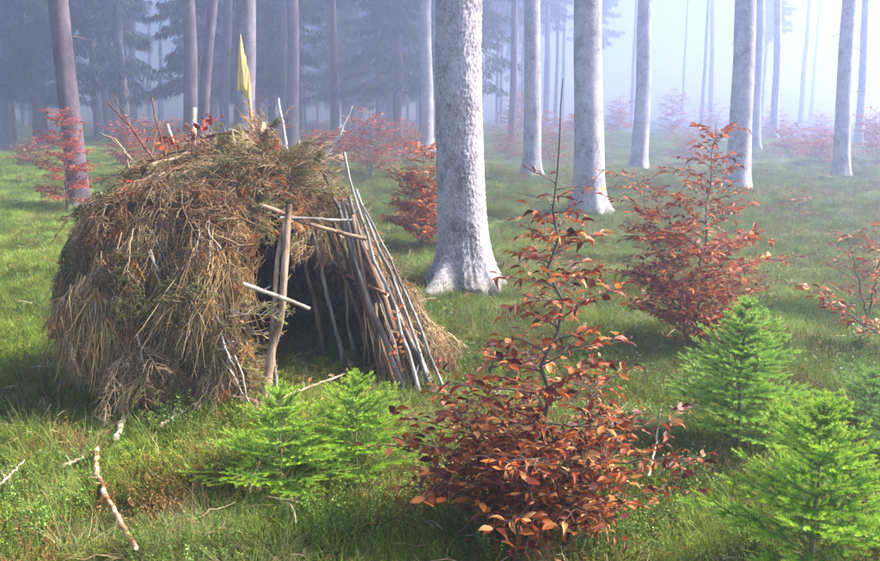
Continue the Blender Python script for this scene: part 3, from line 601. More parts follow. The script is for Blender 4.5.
V = V.reshape(-1, 3); V = V + rng.normal(0, .012, V.shape); V[:na_, 2] = -.12
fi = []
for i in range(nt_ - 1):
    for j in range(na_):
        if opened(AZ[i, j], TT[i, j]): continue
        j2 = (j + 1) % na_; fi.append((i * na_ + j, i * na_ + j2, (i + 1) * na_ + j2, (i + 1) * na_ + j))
mb = MB(); mb.add(V, np.array(fi)); ho = link('light_blocking_shell', mb.mesh('light_blocking_shell', M['core']), shelter)  # added dark shell beneath the twigs, there to block light
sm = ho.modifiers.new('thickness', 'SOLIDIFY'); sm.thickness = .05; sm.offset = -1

def spray(seed, L, nside, subs, curl, needles=None, nm='dead_branch', r0=.005, keep=1.):
    """a dead spruce bough lying along +Y, drooping to -Z: stem, side twigs, twiglets and what needles are left"""
    g = np.random.default_rng(seed); mb = MB(); n = 9; s = np.linspace(0, 1, n)
    P = np.stack([np.cumsum(g.normal(0, .012, n)) * L, L * s, -curl * L * s ** 2 + g.normal(0, .006, n)], -1); V, F = tubes(P, r0 * (1.1 - s), 4); mb.add(V, F, 0, .5)
    tips = []
    u = g.uniform(.08, .98, nside); B = nside; sg = np.where(g.random(B) < .5, -1, 1); k = u * (n - 1); k0 = k.astype(int); st = P[k0] * (1 - (k - k0))[:, None] + P[np.minimum(k0 + 1, n - 1)] * (k - k0)[:, None]
    ls = L * .5 * (1.05 - u) * g.uniform(.5, 1.2, B) + .04; d = nrm(np.stack([sg * g.uniform(.5, 1.1, B), g.uniform(.5, 1, B), g.uniform(-.5, .25, B)], -1))
    q = np.linspace(0, 1, 6)[None, :, None]; wob = np.cumsum(g.normal(0, .02, (B, 6, 3)), 1) * ls[:, None, None]
    Q = st[:, None] + d[:, None] * ls[:, None, None] * q + np.array([0, .15, -.45]) * (ls[:, None, None] * q ** 2) + wob; V, F = tubes(Q, .0032 * (1.15 - q[..., 0]) * np.ones((B, 1)), 3); mb.add(V, F, 0, np.repeat(g.uniform(.2, .8, B), 18))
    bi = np.repeat(np.arange(B), subs); C = len(bi); kk = g.integers(1, 5, C); st2 = Q[bi, kk]; d2 = nrm(d[bi] * .7 + g.normal(0, .6, (C, 3)) + [0, 0, -.45]); l2 = ls[bi] * g.uniform(.15, .5, C)
    q = np.linspace(0, 1, 4)[None, :, None]; Q2 = st2[:, None] + d2[:, None] * l2[:, None, None] * q + np.array([0, 0, -.3]) * l2[:, None, None] * q ** 2
    V, F = tubes(Q2, .0021 * (1.2 - q[..., 0]) * np.ones((C, 1)), 3); mb.add(V, F, 0, np.repeat(g.uniform(.1, 1, C), 12))
    if needles:
        A = np.concatenate([Q[:, 2], Q[:, 3], Q[:, 4], Q2[:, 0]]); Bb = np.concatenate([Q[:, 3], Q[:, 4], Q[:, 5], Q2[:, 3]]); ok = g.random(len(A)) < keep; A, Bb = A[ok], Bb[ok]
        nn = 14; a_ = np.repeat(A, nn, 0); b_2 = np.repeat(Bb, nn, 0); u = g.uniform(0, 1, (len(a_), 1)); dd = nrm(nrm(b_2 - a_) * .8 + g.normal(0, .55, a_.shape)); X, Y, Z = frame(dd, g.normal(size=a_.shape))
        NV = np.array([[-.11, 0, 0], [.11, 0, 0], [0, 1, 0]]); V, F = stamp(NV, np.array([[0, 1, 2]]), a_ + (b_2 - a_) * u, X, Y, Z, g.uniform(.013, .024, len(a_))); mb.add(V, F, 1, np.repeat(g.uniform(0, 1, len(a_)), 3))
    return mb.mesh(nm, [M['twig'], M[needles]] if needles else [M['twig']])
def bundle(seed, n, L, sp, nm='dry_strands'):
    """hanging dry fine twigs, from the origin down along -Z"""
    g = np.random.default_rng(seed); mb = MB(); s = np.linspace(0, 1, 7)[None, :, None]; st = np.stack([g.uniform(-sp, sp, n), g.uniform(-.03, .03, n), g.uniform(-.25, .1, n) * L], -1)
    ll = L * g.uniform(.4, 1.1, n); d = np.stack([g.normal(0, .22, n), g.normal(-.05, .10, n), -np.ones(n)], -1)
    Pq = st[:, None] + d[:, None] * ll[:, None, None] * s + np.stack([g.normal(0, .12, n), g.normal(0, .06, n), np.zeros(n)], -1)[:, None] * ll[:, None, None] * s ** 2 + np.cumsum(g.normal(0, .012, (n, 7, 3)), 1) * ll[:, None, None]
    V, F = tubes(Pq, .0027 * (1.2 - s[..., 0]) * g.uniform(.5, 1.5, (n, 1)), 3); mb.add(V, F, 0, np.repeat(g.uniform(0, 1, n), 21)); return mb.mesh(nm, M['straw'])
SP_BARE = [spray(300 + i, .46, 12, 4, .45) for i in range(4)]
SP_RUST = [spray(310 + i, .36, 12, 4, .4, 'rust_needle', keep=.7) for i in range(3)]
SP_OLIVE = [spray(320 + i, .38, 13, 4, .4, 'olive_needle', keep=.8) for i in range(3)]
BUN = [bundle(330 + i, 30, .36, .10) for i in range(4)]
def euler_frames(Yd, Zd):
    from mathutils import Matrix
    X, Y, Z = frame(Yd, Zd); out = np.empty((len(Yd), 3))
    for i in range(len(Yd)):
        out[i] = Matrix(((X[i][0], Y[i][0], Z[i][0]), (X[i][1], Y[i][1], Z[i][1]), (X[i][2], Y[i][2], Z[i][2]))).to_euler()
    return out
def heap(n, t0, t1, seed, lift=(.0, .08), sway=.5, azr=(-np.pi, np.pi), front=.6, pad=.04):
    """places on the heap: mostly the side one can see; returns pos, down-slope dir, normal"""
    g = np.random.default_rng(seed); az = np.where(g.random(n) < front, g.uniform(R(-200), R(10), n), g.uniform(azr[0], azr[1], n)); az = (az + np.pi) % (2 * np.pi) - np.pi
    t = g.uniform(t0, t1, n); ok = ~opened(az, t, pad); reach = .34; ok &= ~((az > OA0 - .02) & (az < OA1 + .02) & (t > .3) & (hull(az, t)[:, 2] < OPEN_Z + .12) & (g.random(n) < .6)); az, t = az[ok], t[ok]; nn, up = hnormal(az, t)
    nn = np.where(((hull(az, t)[:, :2] * nn[:, :2]).sum(1) + nn[:, 2] < 0)[:, None], -nn, nn); p = hull(az, t) + nn * g.uniform(*lift, (len(az), 1))
    side = np.cross(nn, up); d = nrm(-up + side * g.normal(0, sway, (len(az), 1)) + nn * g.uniform(-.1, .25, (len(az), 1)))
    over = (az > OA0 - .05) & (az < OA1 + .05) & (p[:, 2] < OPEN_Z + .33); d = np.where(over[:, None], nrm(side * np.sign(g.normal(size=(len(az), 1))) - up * g.uniform(-.3, .35, (len(az), 1)) + nn * .1), d)
    rej = np.zeros(len(az), bool)
    for f in (.35, .7, 1.): q = p + d * reach * f; q = q - [0, 0, 1] * np.array([.14 * f * f]); qa = np.arctan2(q[:, 1], q[:, 0]); rej |= (qa > OA0 + .05) & (qa < OA1 - .02) & (q[:, 2] < OPEN_Z - .02)
    rej &= g.random(len(az)) < .93; rej |= (az > OA1 - .12) & (az < R(-4)) & (p[:, 2] < .98) & (p[:, 2] > .05) & (g.random(len(az)) < .9); az, t, p, d, nn = az[~rej], t[~rej], p[~rej], d[~rej], nn[~rej]; return p, d, nn, az, t, g
# single boughs one can pick out (parts), then the mass beneath (stuff)
p, d, nn, az, t, g = heap(430, .25, .97, 71, (.04, .13), .6, front=.95); keepn = min(len(p), 270); e = euler_frames(d, nn)
for i in range(keepn):
    x = p[i, 0]; kind = g.random()
    me = SP_RUST[i % 3] if kind < .33 else SP_OLIVE[i % 3] if kind < .68 else SP_BARE[i % 4]
    o = link('dead_branch', me, shelter); o.location = p[i]; o.rotation_euler = e[i]; o.scale = (float(g.uniform(.6, 1.15)),) * 3
for nm, T, n, t0, t1, sw, sc0, tb in (('brushwood_twigs', SP_BARE, 1900, .06, 1., .7, 1., .38), ('rusty_sprays', SP_RUST, 1700, .08, 1., .8, .85, .6), ('olive_sprays', SP_OLIVE, 1900, .08, 1., .8, .9, .62)):
    p, d, nn, az, t, g = heap(n, t0, t1, 80 + n, (-.03, .09), sw, front=.7); pat = np.sin(5 * az + 7 * t) + np.sin(11 * t - 3 * az + 1) + .6 * np.sin(13 * az + 4 * t); kp = np.ones(len(p), bool) if nm[0] == 'b' else (pat > .1) | (g.random(len(p)) < .3) if nm[0] == 'r' else (pat < -.1) | (g.random(len(p)) < .35); p, d, nn, az, t = p[kp], d[kp], nn[kp], az[kp], t[kp]; k = len(p)
    scatter(nm, p, euler_frames(d, nn), g.uniform(.55, 1.05, k) * sc0, np.clip(tb + g.normal(0, .22, k), 0, 1), T, shelter)
# hanging strands over the lower front and left
p, d, nn, az, t, g = heap(1150, .04, .55, 91, (.0, .07), .3, front=.9, pad=.01)
kp = ((az > R(-138)) & (az < R(-88))) | (g.random(len(az)) < .22); p, d, nn, az, t = p[kp], d[kp], nn[kp], az[kp], t[kp]
dn = nrm(d * .6 + np.array([0, 0, -.7]) + g.normal(0, .12, d.shape)); Xs = nrm(np.cross(-dn, nn)); 
from mathutils import Matrix as _Mx
eu = np.array([_Mx(((Xs[i][0], np.cross(-dn[i], Xs[i])[0], -dn[i][0]), (Xs[i][1], np.cross(-dn[i], Xs[i])[1], -dn[i][1]), (Xs[i][2], np.cross(-dn[i], Xs[i])[2], -dn[i][2]))).to_euler() for i in range(len(p))])
scatter('hanging_dry_twigs', p, eu, g.uniform(.7, 1.15, len(p)) * np.clip(t * 2.6 + .2, .4, 1.1), np.clip(.40 + .12 * np.sin(9 * az) + g.normal(0, .2, len(p)), 0, 1), BUN, shelter)
# ragged foot of the heap
p, d, nn, az, t, g = heap(480, .02, .2, 92, (.0, .10), .9, front=.8); kp = (az < R(-40)) | (az > R(60)); p, d, nn = p[kp], d[kp], nn[kp]; d = nrm(d * [1, 1, .4] + nn * .5)
scatter('spilled_brushwood', p, euler_frames(d, nn + [0, 0, .6]), g.uniform(.4, .8, len(p)), np.clip(.55 + g.normal(0, .2, len(p)), 0, 1), SP_BARE + SP_OLIVE[:1], shelter)
# roof edge over the opening: sprays that hang into it
g = np.random.default_rng(5); k = 26; az = g.uniform(OA0, OA1, k); p = hull(az, g.uniform(.62, .75, k)) * [1, 1, 1]; nn, up = hnormal(az, np.full(k, .85)); dd = nrm(-up * .6 + g.normal(0, .45, (k, 3)) + [0, 0, -.3])
scatter('overhanging_sprays', p, euler_frames(dd, nn), g.uniform(.3, .5, k), g.uniform(.3, .8, k), SP_BARE + SP_RUST + SP_OLIVE, shelter)

def pole(a, b2, r0, r1, m='pole', wob=.012, n=12, seed=0, name='pole', stubs=3, parent=None, label=None, flat=None, tone=.5):
    """a stick between two points: bent, knobbly, with cut ends and a few twig stubs"""
    g = np.random.default_rng(seed + 1000); s = np.linspace(0, 1, n)[:, None]; a = np.asarray(a); b2 = np.asarray(b2); L = np.linalg.norm(b2 - a)
    P = a + (b2 - a) * s + np.cumsum(g.normal(0, wob / 2.2, (n, 3)), 0) * L * np.sin(s * np.pi) ; rr = (r0 + (r1 - r0) * s[:, 0]) * (1 + g.normal(0, .07, n))
    mb = MB(); sides = 8; V, F = tubes(P, rr, sides); base_tone = tone; tone = np.repeat(np.clip(tone + g.normal(0, .10, n), .1, 1), sides)
    if flat is not None: pass
    mb.add(V, F, 0, tone); mb.add(V[:sides], np.arange(sides)[None, ::-1], 1, .6); mb.add(V[-sides:], np.arange(sides)[None], 1, .6)
    for _ in range(stubs):
        k = int(g.integers(1, n - 1)); d = nrm(nrm(P[k + 1] - P[k - 1]) * .5 + g.normal(0, .7, 3)); l = g.uniform(.02, .08); V, F = tubes(np.array([P[k], P[k] + d * l * .5, P[k] + d * l + [0, 0, .004]]), np.array([rr[k] * .35, rr[k] * .25, rr[k] * .12]), 5); mb.add(V, F, 0, base_tone)
    o = bpy.data.objects.new(name, None); me = mb.mesh(name, [M[m], M['cut_wood']]); bpy.data.objects.remove(o); return link(name, me, parent if parent is not None else shelter, label=label)
# door post pair at the left of the opening and cross sticks
pole(lp(256, 432, 4.42), lp(289, 204, 4.66), .024, .018, 'pole', seed=1, stubs=7, wob=.02, label='peeled bark pole at the left of the opening', tone=.5)
pole(lp(266, 425, 4.44), lp(284, 222, 4.68), .016, .012, 'pole', seed=2, tone=.6)
pole(lp(277, 420, 4.65), lp(274, 300, 4.75), .012, .010, 'pole_grey', seed=3)
pole(lp(243, 284, 4.48), lp(310, 309, 4.52), .012, .010, 'pole', seed=4, stubs=4, wob=.008, tone=.85, label='pale stick lying across the left pole')
pole(lp(262, 206, 4.74), lp(366, 239, 4.98), .013, .012, 'pole', seed=5, wob=.01, label='lintel stick over the opening', tone=.5)
pole(lp(280, 218, 4.75), lp(352, 220, 5.0), .009, .007, 'pole_grey', seed=6, tone=.5)
pole(lp(318, 262, 5.5), lp(388, 295, 5.05), .012, .010, 'stick_red', seed=7, wob=.006)
pole(lp(200, 262, 4.75), lp(250, 235, 4.9), .012, .009, 'pole_grey', seed=8, tone=.75)
# right wall of leaning poles
RW = [(344, 152, 5.30, 428, 412, 4.93, .013, .008, 'pole_grey', .6), (352, 215, 5.22, 400, 398, 5.05, .022, .015, 'pole', .35), (338, 205, 5.25, 412, 405, 5.00, .019, .013, 'pole_grey', .45),
      (358, 238, 5.20, 432, 410, 4.95, .021, .016, 'pole', .3), (362, 205, 5.28, 455, 402, 5.02, .010, .007, 'pole_grey', .6), (349, 196, 5.3, 420, 408, 5.1, .016, .012, 'pole_grey', .52),
      (326, 224, 5.25, 388, 380, 5.25, .016, .010, 'pole', .3), (312, 230, 5.35, 348, 385, 5.35, .016, .011, 'pole_grey', .6), (333, 222, 5.35, 372, 385, 5.4, .018, .013, 'pole', .35),
      (300, 240, 5.5, 330, 372, 5.6, .018, .013, 'pole', .5), (340, 235, 5.4, 360, 380, 5.5, .012, .009, 'pole_grey', .65), (318, 215, 5.6, 322, 350, 5.9, .018, .013, 'pole', .3), (366, 250, 5.3, 448, 404, 5.2, .022, .017, 'pole', .35),
      (356, 190, 5.35, 440, 400, 5.1, .013, .009, 'pole_grey', .6), (375, 262, 5.3, 425, 396, 5.12, .018, .014, 'pole', .42), (346, 225, 5.3, 392, 388, 5.2, .014, .011, 'pole', .5)]
_g2 = np.random.default_rng(99)
for i in range(20):                                       # the close-packed dark poles of the right wall
    u = (i + _g2.uniform(-.2, .2)) / 20; tp_ = (338 + 26 * u, 205 + 45 * u + _g2.uniform(-14, 6), 5.28 + .1 * u); bt_ = (388 + 62 * u, 400 + _g2.uniform(-6, 6), 5.12 - .04 * u)
    RW.append((*tp_, *bt_, _g2.uniform(.015, .024), _g2.uniform(.010, .015), 'pole' if i % 3 else 'pole_grey', _g2.uniform(.18, .5)))
for i, q in enumerate(RW): pole(lp(q[3], q[4] + 12, q[5]), lp(q[0], q[1], q[2]), q[6], q[7], q[8], .014, seed=20 + i, stubs=4, tone=q[9])
for i in range(14):                                       # poles of the far wall, seen through the opening
    a = R(25 + 9 * i); pb = hull(a, .0) * .93; pt = hull(a + .1, .9) * .95
    pole(pb, pt, .02, .013, 'pole' if i % 3 else 'pole_grey', .015, seed=50 + i, tone=.35)
# sticks that stand out of the top
TOPS = [(278, 98, 5.4, 290, 165, 5.4, .009, .011, 'pole_grey', .95), (352, 106, 5.5, 318, 166, 5.5, .007, .010, 'pole_grey', .85), (343, 134, 5.46, 330, 148, 5.46, .004, .006, 'pole_grey', .8), (299, 140, 5.4, 294, 168, 5.4, .008, .008, 'pole', .8),
        (274, 141, 5.6, 262, 172, 5.5, .007, .009, 'pole', .5), (263, 155, 5.4, 286, 178, 5.4, .007, .007, 'pole', .35), (250, 132, 5.5, 205, 137, 5.6, .008, .012, 'stick_red', .3), (232, 130, 5.3, 242, 205, 5.1, .007, .008, 'pole', .6),
        (194, 108, 5.7, 193, 162, 5.6, .016, .017, 'pole', .85), (167, 124, 5.5, 176, 150, 5.5, .012, .012, 'pole', .85), (152, 98, 5.5, 166, 160, 5.4, .004, .007, 'stick_red', .35), (106, 100, 5.6, 158, 165, 5.4, .004, .008, 'stick_red', .35),
        (112, 94, 5.5, 146, 150, 5.4, .003, .006, 'stick_red', .3), (100, 133, 5.5, 132, 160, 5.3, .004, .007, 'pole', .6), (322, 170, 5.3, 340, 210, 5.2, .008, .01, 'pole_grey', .3), (222, 168, 5.3, 180, 200, 5.1, .008, .012, 'pole', .8),
        (150, 165, 5.3, 200, 150, 5.6, .010, .013, 'pole', .5), (214, 150, 5.5, 190, 190, 5.2, .007, .012, 'pole', .45), (282, 160, 5.5, 270, 190, 5.3, .012, .014, 'pole', .55), (160, 120, 5.7, 150, 160, 5.6, .003, .006, 'pole', .5),
        (170, 230, 4.85, 215, 196, 5.1, .011, .007, 'pole_grey', .7), (240, 240, 4.9, 228, 330, 4.68, .007, .005, 'pole', .6), (205, 250, 4.85, 190, 330, 4.62, .006, .005, 'pole', .6), (120, 300, 5.0, 165, 262, 4.95, .008, .005, 'pole_grey', .55), (150, 420, 4.5, 175, 350, 4.6, .007, .005, 'pole', .7)]
for i, q in enumerate(TOPS): pole(lp(q[3], q[4], q[5]), lp(q[0], q[1], q[2]), q[7], q[6], q[8], .016, seed=80 + i, name='stick', stubs=3, tone=q[9])
# curved hoop twig at the upper left
c = np.array([lp(129, 168, 5.3), lp(124, 150, 5.35), lp(115, 139, 5.35), lp(104, 135, 5.35), lp(97, 141, 5.35)]); V, F = tubes(c, np.linspace(.007, .003, 5), 6); mb = MB(); mb.add(V, F, 0, .6); link('stick', mb.mesh('stick', [M['pole']]), shelter)
# stakes: split pale one and the yellow splintered one
def splinter(outline, m, thick, name, label):
    """a split piece of wood: outline [(left px, right px, py)] at one distance, real thickness, ragged"""
    Y, rows = outline; mb = MB(); L = []; g = np.random.default_rng(3)
    for a, b2, y in rows:
        pa, pb = lp(a, y, Y), lp(b2, y, Y); md_ = (pa + pb) / 2; th = thick * min(1, (b2 - a) / 6)
        L.append([pa, md_ + [0, -th, 0], pb, md_ + [0, th * .7, 0]])
    L = np.array(L); n = len(L); V = L.reshape(-1, 3); i = np.arange(n - 1)[:, None] * 4 + np.arange(4)[None]; j = np.arange(n - 1)[:, None] * 4 + (np.arange(4)[None] + 1) % 4
    mb.add(V, np.stack([i, j, j + 4, i + 4], -1).reshape(-1, 4), 0, .5); mb.add(V[:4], [[3, 2, 1, 0]], 0, .6); mb.add(V[-4:], [[0, 1, 2, 3]], 0, .6)
    link(name, mb.mesh(name, M[m], False), shelter, label=label)
splinter((5.45, [(256, 261, 178), (255.5, 264, 165), (257, 265.5, 145), (258.5, 266, 128), (260.5, 265.5, 122)]), 'cut_wood', .02, 'stake', 'pale split stake with a slanted top')
splinter((5.6, [(248.3, 250.4, 106), (246.5, 251, 99), (243.8, 251.5, 95), (243.2, 251.5, 91), (240.4, 251, 89), (238.2, 250.4, 84), (238.4, 249.6, 77), (237.8, 248.8, 70), (238.2, 246.6, 64), (238.0, 246, 58), (238.8, 244, 52), (238.9, 243.2, 46), (239.8, 242, 41), (240.1, 240.8, 34)]), 'yellow_wood', .016, 'splinter', 'yellow splintered point of the tall stake')
for _i, (xa, xb, y0, y1) in enumerate([(247.2, 250.4, 72, 99), (236.9, 239.4, 70, 91), (245.0, 247.0, 56, 92)]):
    _h = y1 - y0; splinter((5.585 + .004 * _i, [(xa + (xb - xa) * .4, xb - .6, y1), (xa + .3, xb, y1 - .12 * _h), (xa, xb + .3, y1 - .3 * _h), (xa + .5, xb - .2, y1 - .6 * _h), ((xa + xb) / 2 - .3, (xa + xb) / 2 + .3, y0)]), 'yellow_wood', .010, 'splinter', None)
pole(lp(255, 172, 5.45), lp(249.5, 98, 5.6), .015, .012, 'stick_red', .006, seed=140, name='stake', label='reddish stake below the yellow point', tone=.75)
# orange beech leaves caught on top, green sprigs and a rusty bunch
def leaf_bunch(px, py, Y, n, rad, mt, name, size=.05, tb=.6, label=None):
    g = np.random.default_rng(int(px * 7 + py)); c = lp(px, py, Y); P = c + g.normal(0, 1, (n, 3)) * rad; D = nrm(g.normal(0, 1, (n, 3)) + [0, 0, -.4]); mb = MB()
    for k in range(4):
        ii = np.arange(n)[np.arange(n) % 4 == k]; X, Y_, Z = frame(D[ii], g.normal(size=(len(ii), 3)) + [0, -1, .5]); V, F = stamp(LEAF_KINDS[k], LEAFF, P[ii], X, Y_, Z, size * g.uniform(.6, 1.2, len(ii))); mb.add(V, F, 0, np.repeat(np.clip(tb + g.normal(0, .2, len(ii)), 0, 1), 11))
    link(name, mb.mesh(name, M[mt]), shelter, kind='stuff', label=label)
leaf_bunch(166, 140, 5.45, 26, (.07, .05, .035), 'beech_leaf_orange', 'dead_leaves', label='orange beech leaves caught on the top left')
leaf_bunch(193, 140, 5.6, 40, (.07, .05, .07), 'beech_leaf', 'dead_leaves', tb=.5); leaf_bunch(208, 122, 5.6, 16, (.04, .03, .03), 'beech_leaf_red', 'dead_leaves', tb=.2)
leaf_bunch(285, 172, 5.2, 20, (.12, .06, .03), 'beech_leaf_orange', 'dead_leaves', .03); leaf_bunch(398, 345, 4.98, 40, (.035, .03, .09), 'beech_leaf_orange', 'dead_leaves', .035, .85)
leaf_bunch(255, 365, 4.6, 30, (.03, .03, .13), 'beech_leaf_red', 'dead_leaves', .035, .6); leaf_bunch(238, 410, 4.5, 30, (.1, .05, .07), 'beech_leaf', 'dead_leaves', .035, .6); leaf_bunch(135, 190, 5.0, 30, (.1, .05, .05), 'beech_leaf_red', 'dead_leaves', .035, .6)
def sprig(px, py, Y, seed, mt, n=5, L=.13, droop=-.6, label=None, dens=900):
    g = np.random.default_rng(seed); mb = MB(); c = lp(px, py, Y); NV = np.array([[-.07, 0, 0], [.07, 0, 0], [0, 1, 0]])
    for k in range(n):
        d = nrm(np.array([g.uniform(-1, 1), -.35, droop + g.uniform(-.3, .3)])); a = c + g.normal(0, .012, 3); l = L * g.uniform(.6, 1.1); mm = int(l * dens); u = g.uniform(0, 1, (mm, 1)); dd = nrm(d + g.normal(0, .65, (mm, 3))); X, Y_, Z = frame(dd, g.normal(size=(mm, 3)))
        V, F = tubes(np.array([a, a + d * l]), np.array([.002, .001]), 3); mb.add(V, F, 0, .3); V, F = stamp(NV, np.array([[0, 1, 2]]), a + d * l * u, X, Y_, Z, g.uniform(.014, .024, mm)); mb.add(V, F, 0, np.repeat(g.uniform(.2, 1, mm), 3))
    link('sprig', mb.mesh('sprig', M[mt], False), shelter, label=label)
M['sprig_green'] = leafy('sprig_green_needles', [(0, (.10, .16, .04)), (.5, (.30, .38, .12)), (1, (.55, .60, .26))], False)
M['sprig_rust'] = leafy('sprig_rust_needles', [(0, (.16, .05, .015)), (.5, (.40, .14, .035)), (1, (.6, .28, .08))], False)
M['sprig_olive'] = leafy('sprig_olive_needles', [(0, (.06, .09, .02)), (.5, (.18, .22, .06)), (1, (.38, .40, .14))], False)
M['sprig_orange'] = leafy('sprig_orange_needles', [(0, (.26, .10, .02)), (.5, (.56, .27, .06)), (1, (.75, .5, .18))], False)
sprig(215, 205, 4.92, 1, 'sprig_green', 6, .12, label='pale green spruce sprig on the brushwood'); sprig(192, 270, 4.72, 2, 'sprig_green', 5, .11); sprig(165, 290, 4.75, 6, 'sprig_green', 5, .10);
sprig(97, 232, 5.1, 4, 'sprig_orange', 8, .15, label='rusty orange sprig at the left side'); sprig(92, 245, 5.05, 5, 'sprig_orange', 6, .13); sprig(238, 150, 5.2, 8, 'sprig_orange', 5, .09); sprig(78, 228, 5.15, 9, 'sprig_orange', 5, .1)

_a, _t = np.meshgrid(np.linspace(-np.pi, np.pi, 361), np.linspace(0, 1, 90)); _hp = hull(_a.ravel(), _t.ravel()); _w = _hp + S0 - [0, 0, CAM_H]
_dep = _w @ _f; _hx = 440 + _w[:, 0] / _dep * FPX; _hy = 280.5 - (_w @ _u) / _dep * FPX
def on_heap(px, py):
    """distance at which the line of sight through a point meets the heap"""
    d2 = (_hx - px) ** 2 + (_hy - py) ** 2; k = np.argsort(d2)[:12]; k = k[d2[k] < d2[k[0]] + 30]; return float(_w[k[np.argmin(_w[k, 1])], 1])
g = np.random.default_rng(77)
for i, (px, py) in enumerate([(165, 205), (228, 250), (172, 262), (238, 285), (150, 300), (118, 212), (230, 392), (205, 330), (135, 262), (255, 232), (188, 232), (212, 300), (120, 330), (300, 190), (330, 195), (145, 185), (245, 345), (100, 290)]):
    sprig(px, py, on_heap(px, py) - .09, 300 + i, 'sprig_orange' if i % 3 else 'sprig_rust', 5, g.uniform(.07, .12), g.uniform(-.9, -.4), dens=700)
for i, (px, py) in enumerate([(150, 235), (110, 330), (130, 350), (178, 300), (240, 210), (85, 300), (170, 175), (255, 195), (200, 285), (105, 262)]):
    sprig(px, py, on_heap(px, py) - .09, 340 + i, 'sprig_green' if i % 2 else 'sprig_olive', 5, g.uniform(.07, .12), g.uniform(-.9, -.4), dens=700)
for i in range(34):                                       # grey and tan branches lying over the heap
    px, py = g.uniform(80, 260), g.uniform(185, 400); a = g.normal(1.0, .6); l = g.uniform(25, 75); qx, qy = px + math.cos(a) * l * .6, py + math.sin(a) * l
    if qx > 262 or qy > 415 or qx < 62: continue
    Ya, Yb = on_heap(px, py) - .10, on_heap(qx, qy) - .12
    pole(lp(px, py, Ya), lp(qx, qy, Yb), g.uniform(.004, .007), g.uniform(.002, .004), 'pole' if i % 2 else 'pole_grey', .03, seed=400 + i, name='branch', stubs=4, tone=g.uniform(.45, .85))

# ================================================================== fallen sticks
def lying(pxs, r0, r1, m, label, name='fallen_stick', lift=.02, tone=.5, seed=0, cat='stick'):
    pts = np.array([gp(a, b2) for a, b2 in pxs]); base = pts[0].copy(); pts[:, 2] += lift; g = np.random.default_rng(seed)
    s = np.linspace(0, len(pts) - 1, 24); k = np.minimum(s.astype(int), len(pts) - 2); P = pts[k] * (1 - (s - k))[:, None] + pts[k + 1] * (s - k)[:, None]; P += g.normal(0, .003, P.shape)
    t = thing(name, base, label, cat); rr = np.linspace(r0, r1, 24) * (1 + g.normal(0, .08, 24)); V, F = tubes(P - base, rr, 8); mb = MB(); mb.add(V, F, 0, np.repeat(np.clip(tone + g.normal(0, .12, 24), 0, 1), 8)); mb.add(V[:8], np.arange(8)[None, ::-1], 1, .6); mb.add(V[-8:], np.arange(8)[None], 1, .6)
    link('wood', mb.mesh('wood', [M[m], M['cut_wood']]), t); mb = MB()
    for _ in range(3):
        q = int(g.integers(3, 20)); d = nrm(g.normal(0, 1, 3) + [0, 0, .8]); V, F = tubes(np.array([P[q], P[q] + d * .025, P[q] + d * .045]) - base, np.array([rr[q] * .4, rr[q] * .3, rr[q] * .15]), 5); mb.add(V, F, 0, tone)
    link('twig_stubs', mb.mesh('twig_stubs', M[m]), t, kind='stuff')
lying([(98, 462), (97, 480), (104, 505), (117, 530), (137, 566)], .012, .010, 'stick_red', 'reddish bent stick lying in the grass at the lower left', tone=.6, lift=.07, seed=1)
lying([(134, 404), (126, 424), (117, 448)], .020, .014, 'pole', 'short pale broken log stub lying at the left foot of the shelter', 'broken_log', .05, .95, 2, 'log')
lying([(64, 475), (82, 469), (88, 464)], .009, .006, 'pole', 'short grey stick left of the reddish bent stick', tone=.8, lift=.05, seed=3)
lying([(160, 436), (172, 428), (184, 420)], .012, .010, 'pole', 'pale stick poking out under the front of the shelter', tone=.85, lift=.05, seed=4)
lying([(0, 500), (14, 487), (26, 474)], .006, .004, 'pole', 'thin straight stick lying near the left side', tone=.8, lift=.07, seed=5)
lying([(282, 408), (318, 394), (346, 383)], .009, .005, 'pole', 'thin stick lying inside the shelter opening', tone=.7, lift=.06, seed=6)
lying([(262, 470), (255, 490), (250, 508)], .006, .004, 'pole', 'thin brown stick in the grass beside the left young spruce', tone=.7, lift=.07, seed=7)
lying([(648, 500), (655, 465), (660, 430)], .005, .003, 'pole', 'thin dry stalk right of the front copper beech', tone=.85, lift=.12, seed=8)

# ================================================================== GROUND COVER
def tuft(seed, n, hmin, hmax, rad, wd, lean, m, nm, curl=.5):
    g = np.random.default_rng(seed); a = g.uniform(0, 6.28, n); rr = rad * np.sqrt(g.uniform(0, 1, n)); st = np.stack([np.cos(a) * rr, np.sin(a) * rr, -.01 + 0 * a], -1); h = g.uniform(hmin, hmax, n)
    az = a + g.normal(0, .9, n); ln_ = g.uniform(.1, lean, n); s = np.linspace(0, 1, 5)[None]; out = (ln_[:, None] * s + curl * g.uniform(.2, 1.2, n)[:, None] * s ** 2.2) * h[:, None]; zz = h[:, None] * (s - .42 * curl * g.uniform(.2, 1.4, n)[:, None] * s ** 2.5)
    P = st[:, None] + np.stack([np.cos(az)[:, None] * out, np.sin(az)[:, None] * out, zz], -1); W = wd * np.maximum(1 - s ** 1.6, .12) * g.uniform(.6, 1.3, n)[:, None]
    side = np.stack([-np.sin(az + g.normal(0, .5, n)), np.cos(az), 0 * az], -1); V, F = ribbons(P, W, nrm(side)); mb = MB(); mb.add(V, F, 0, np.repeat(g.uniform(0, 1, n), 10)); return mb.mesh(nm, M[m])
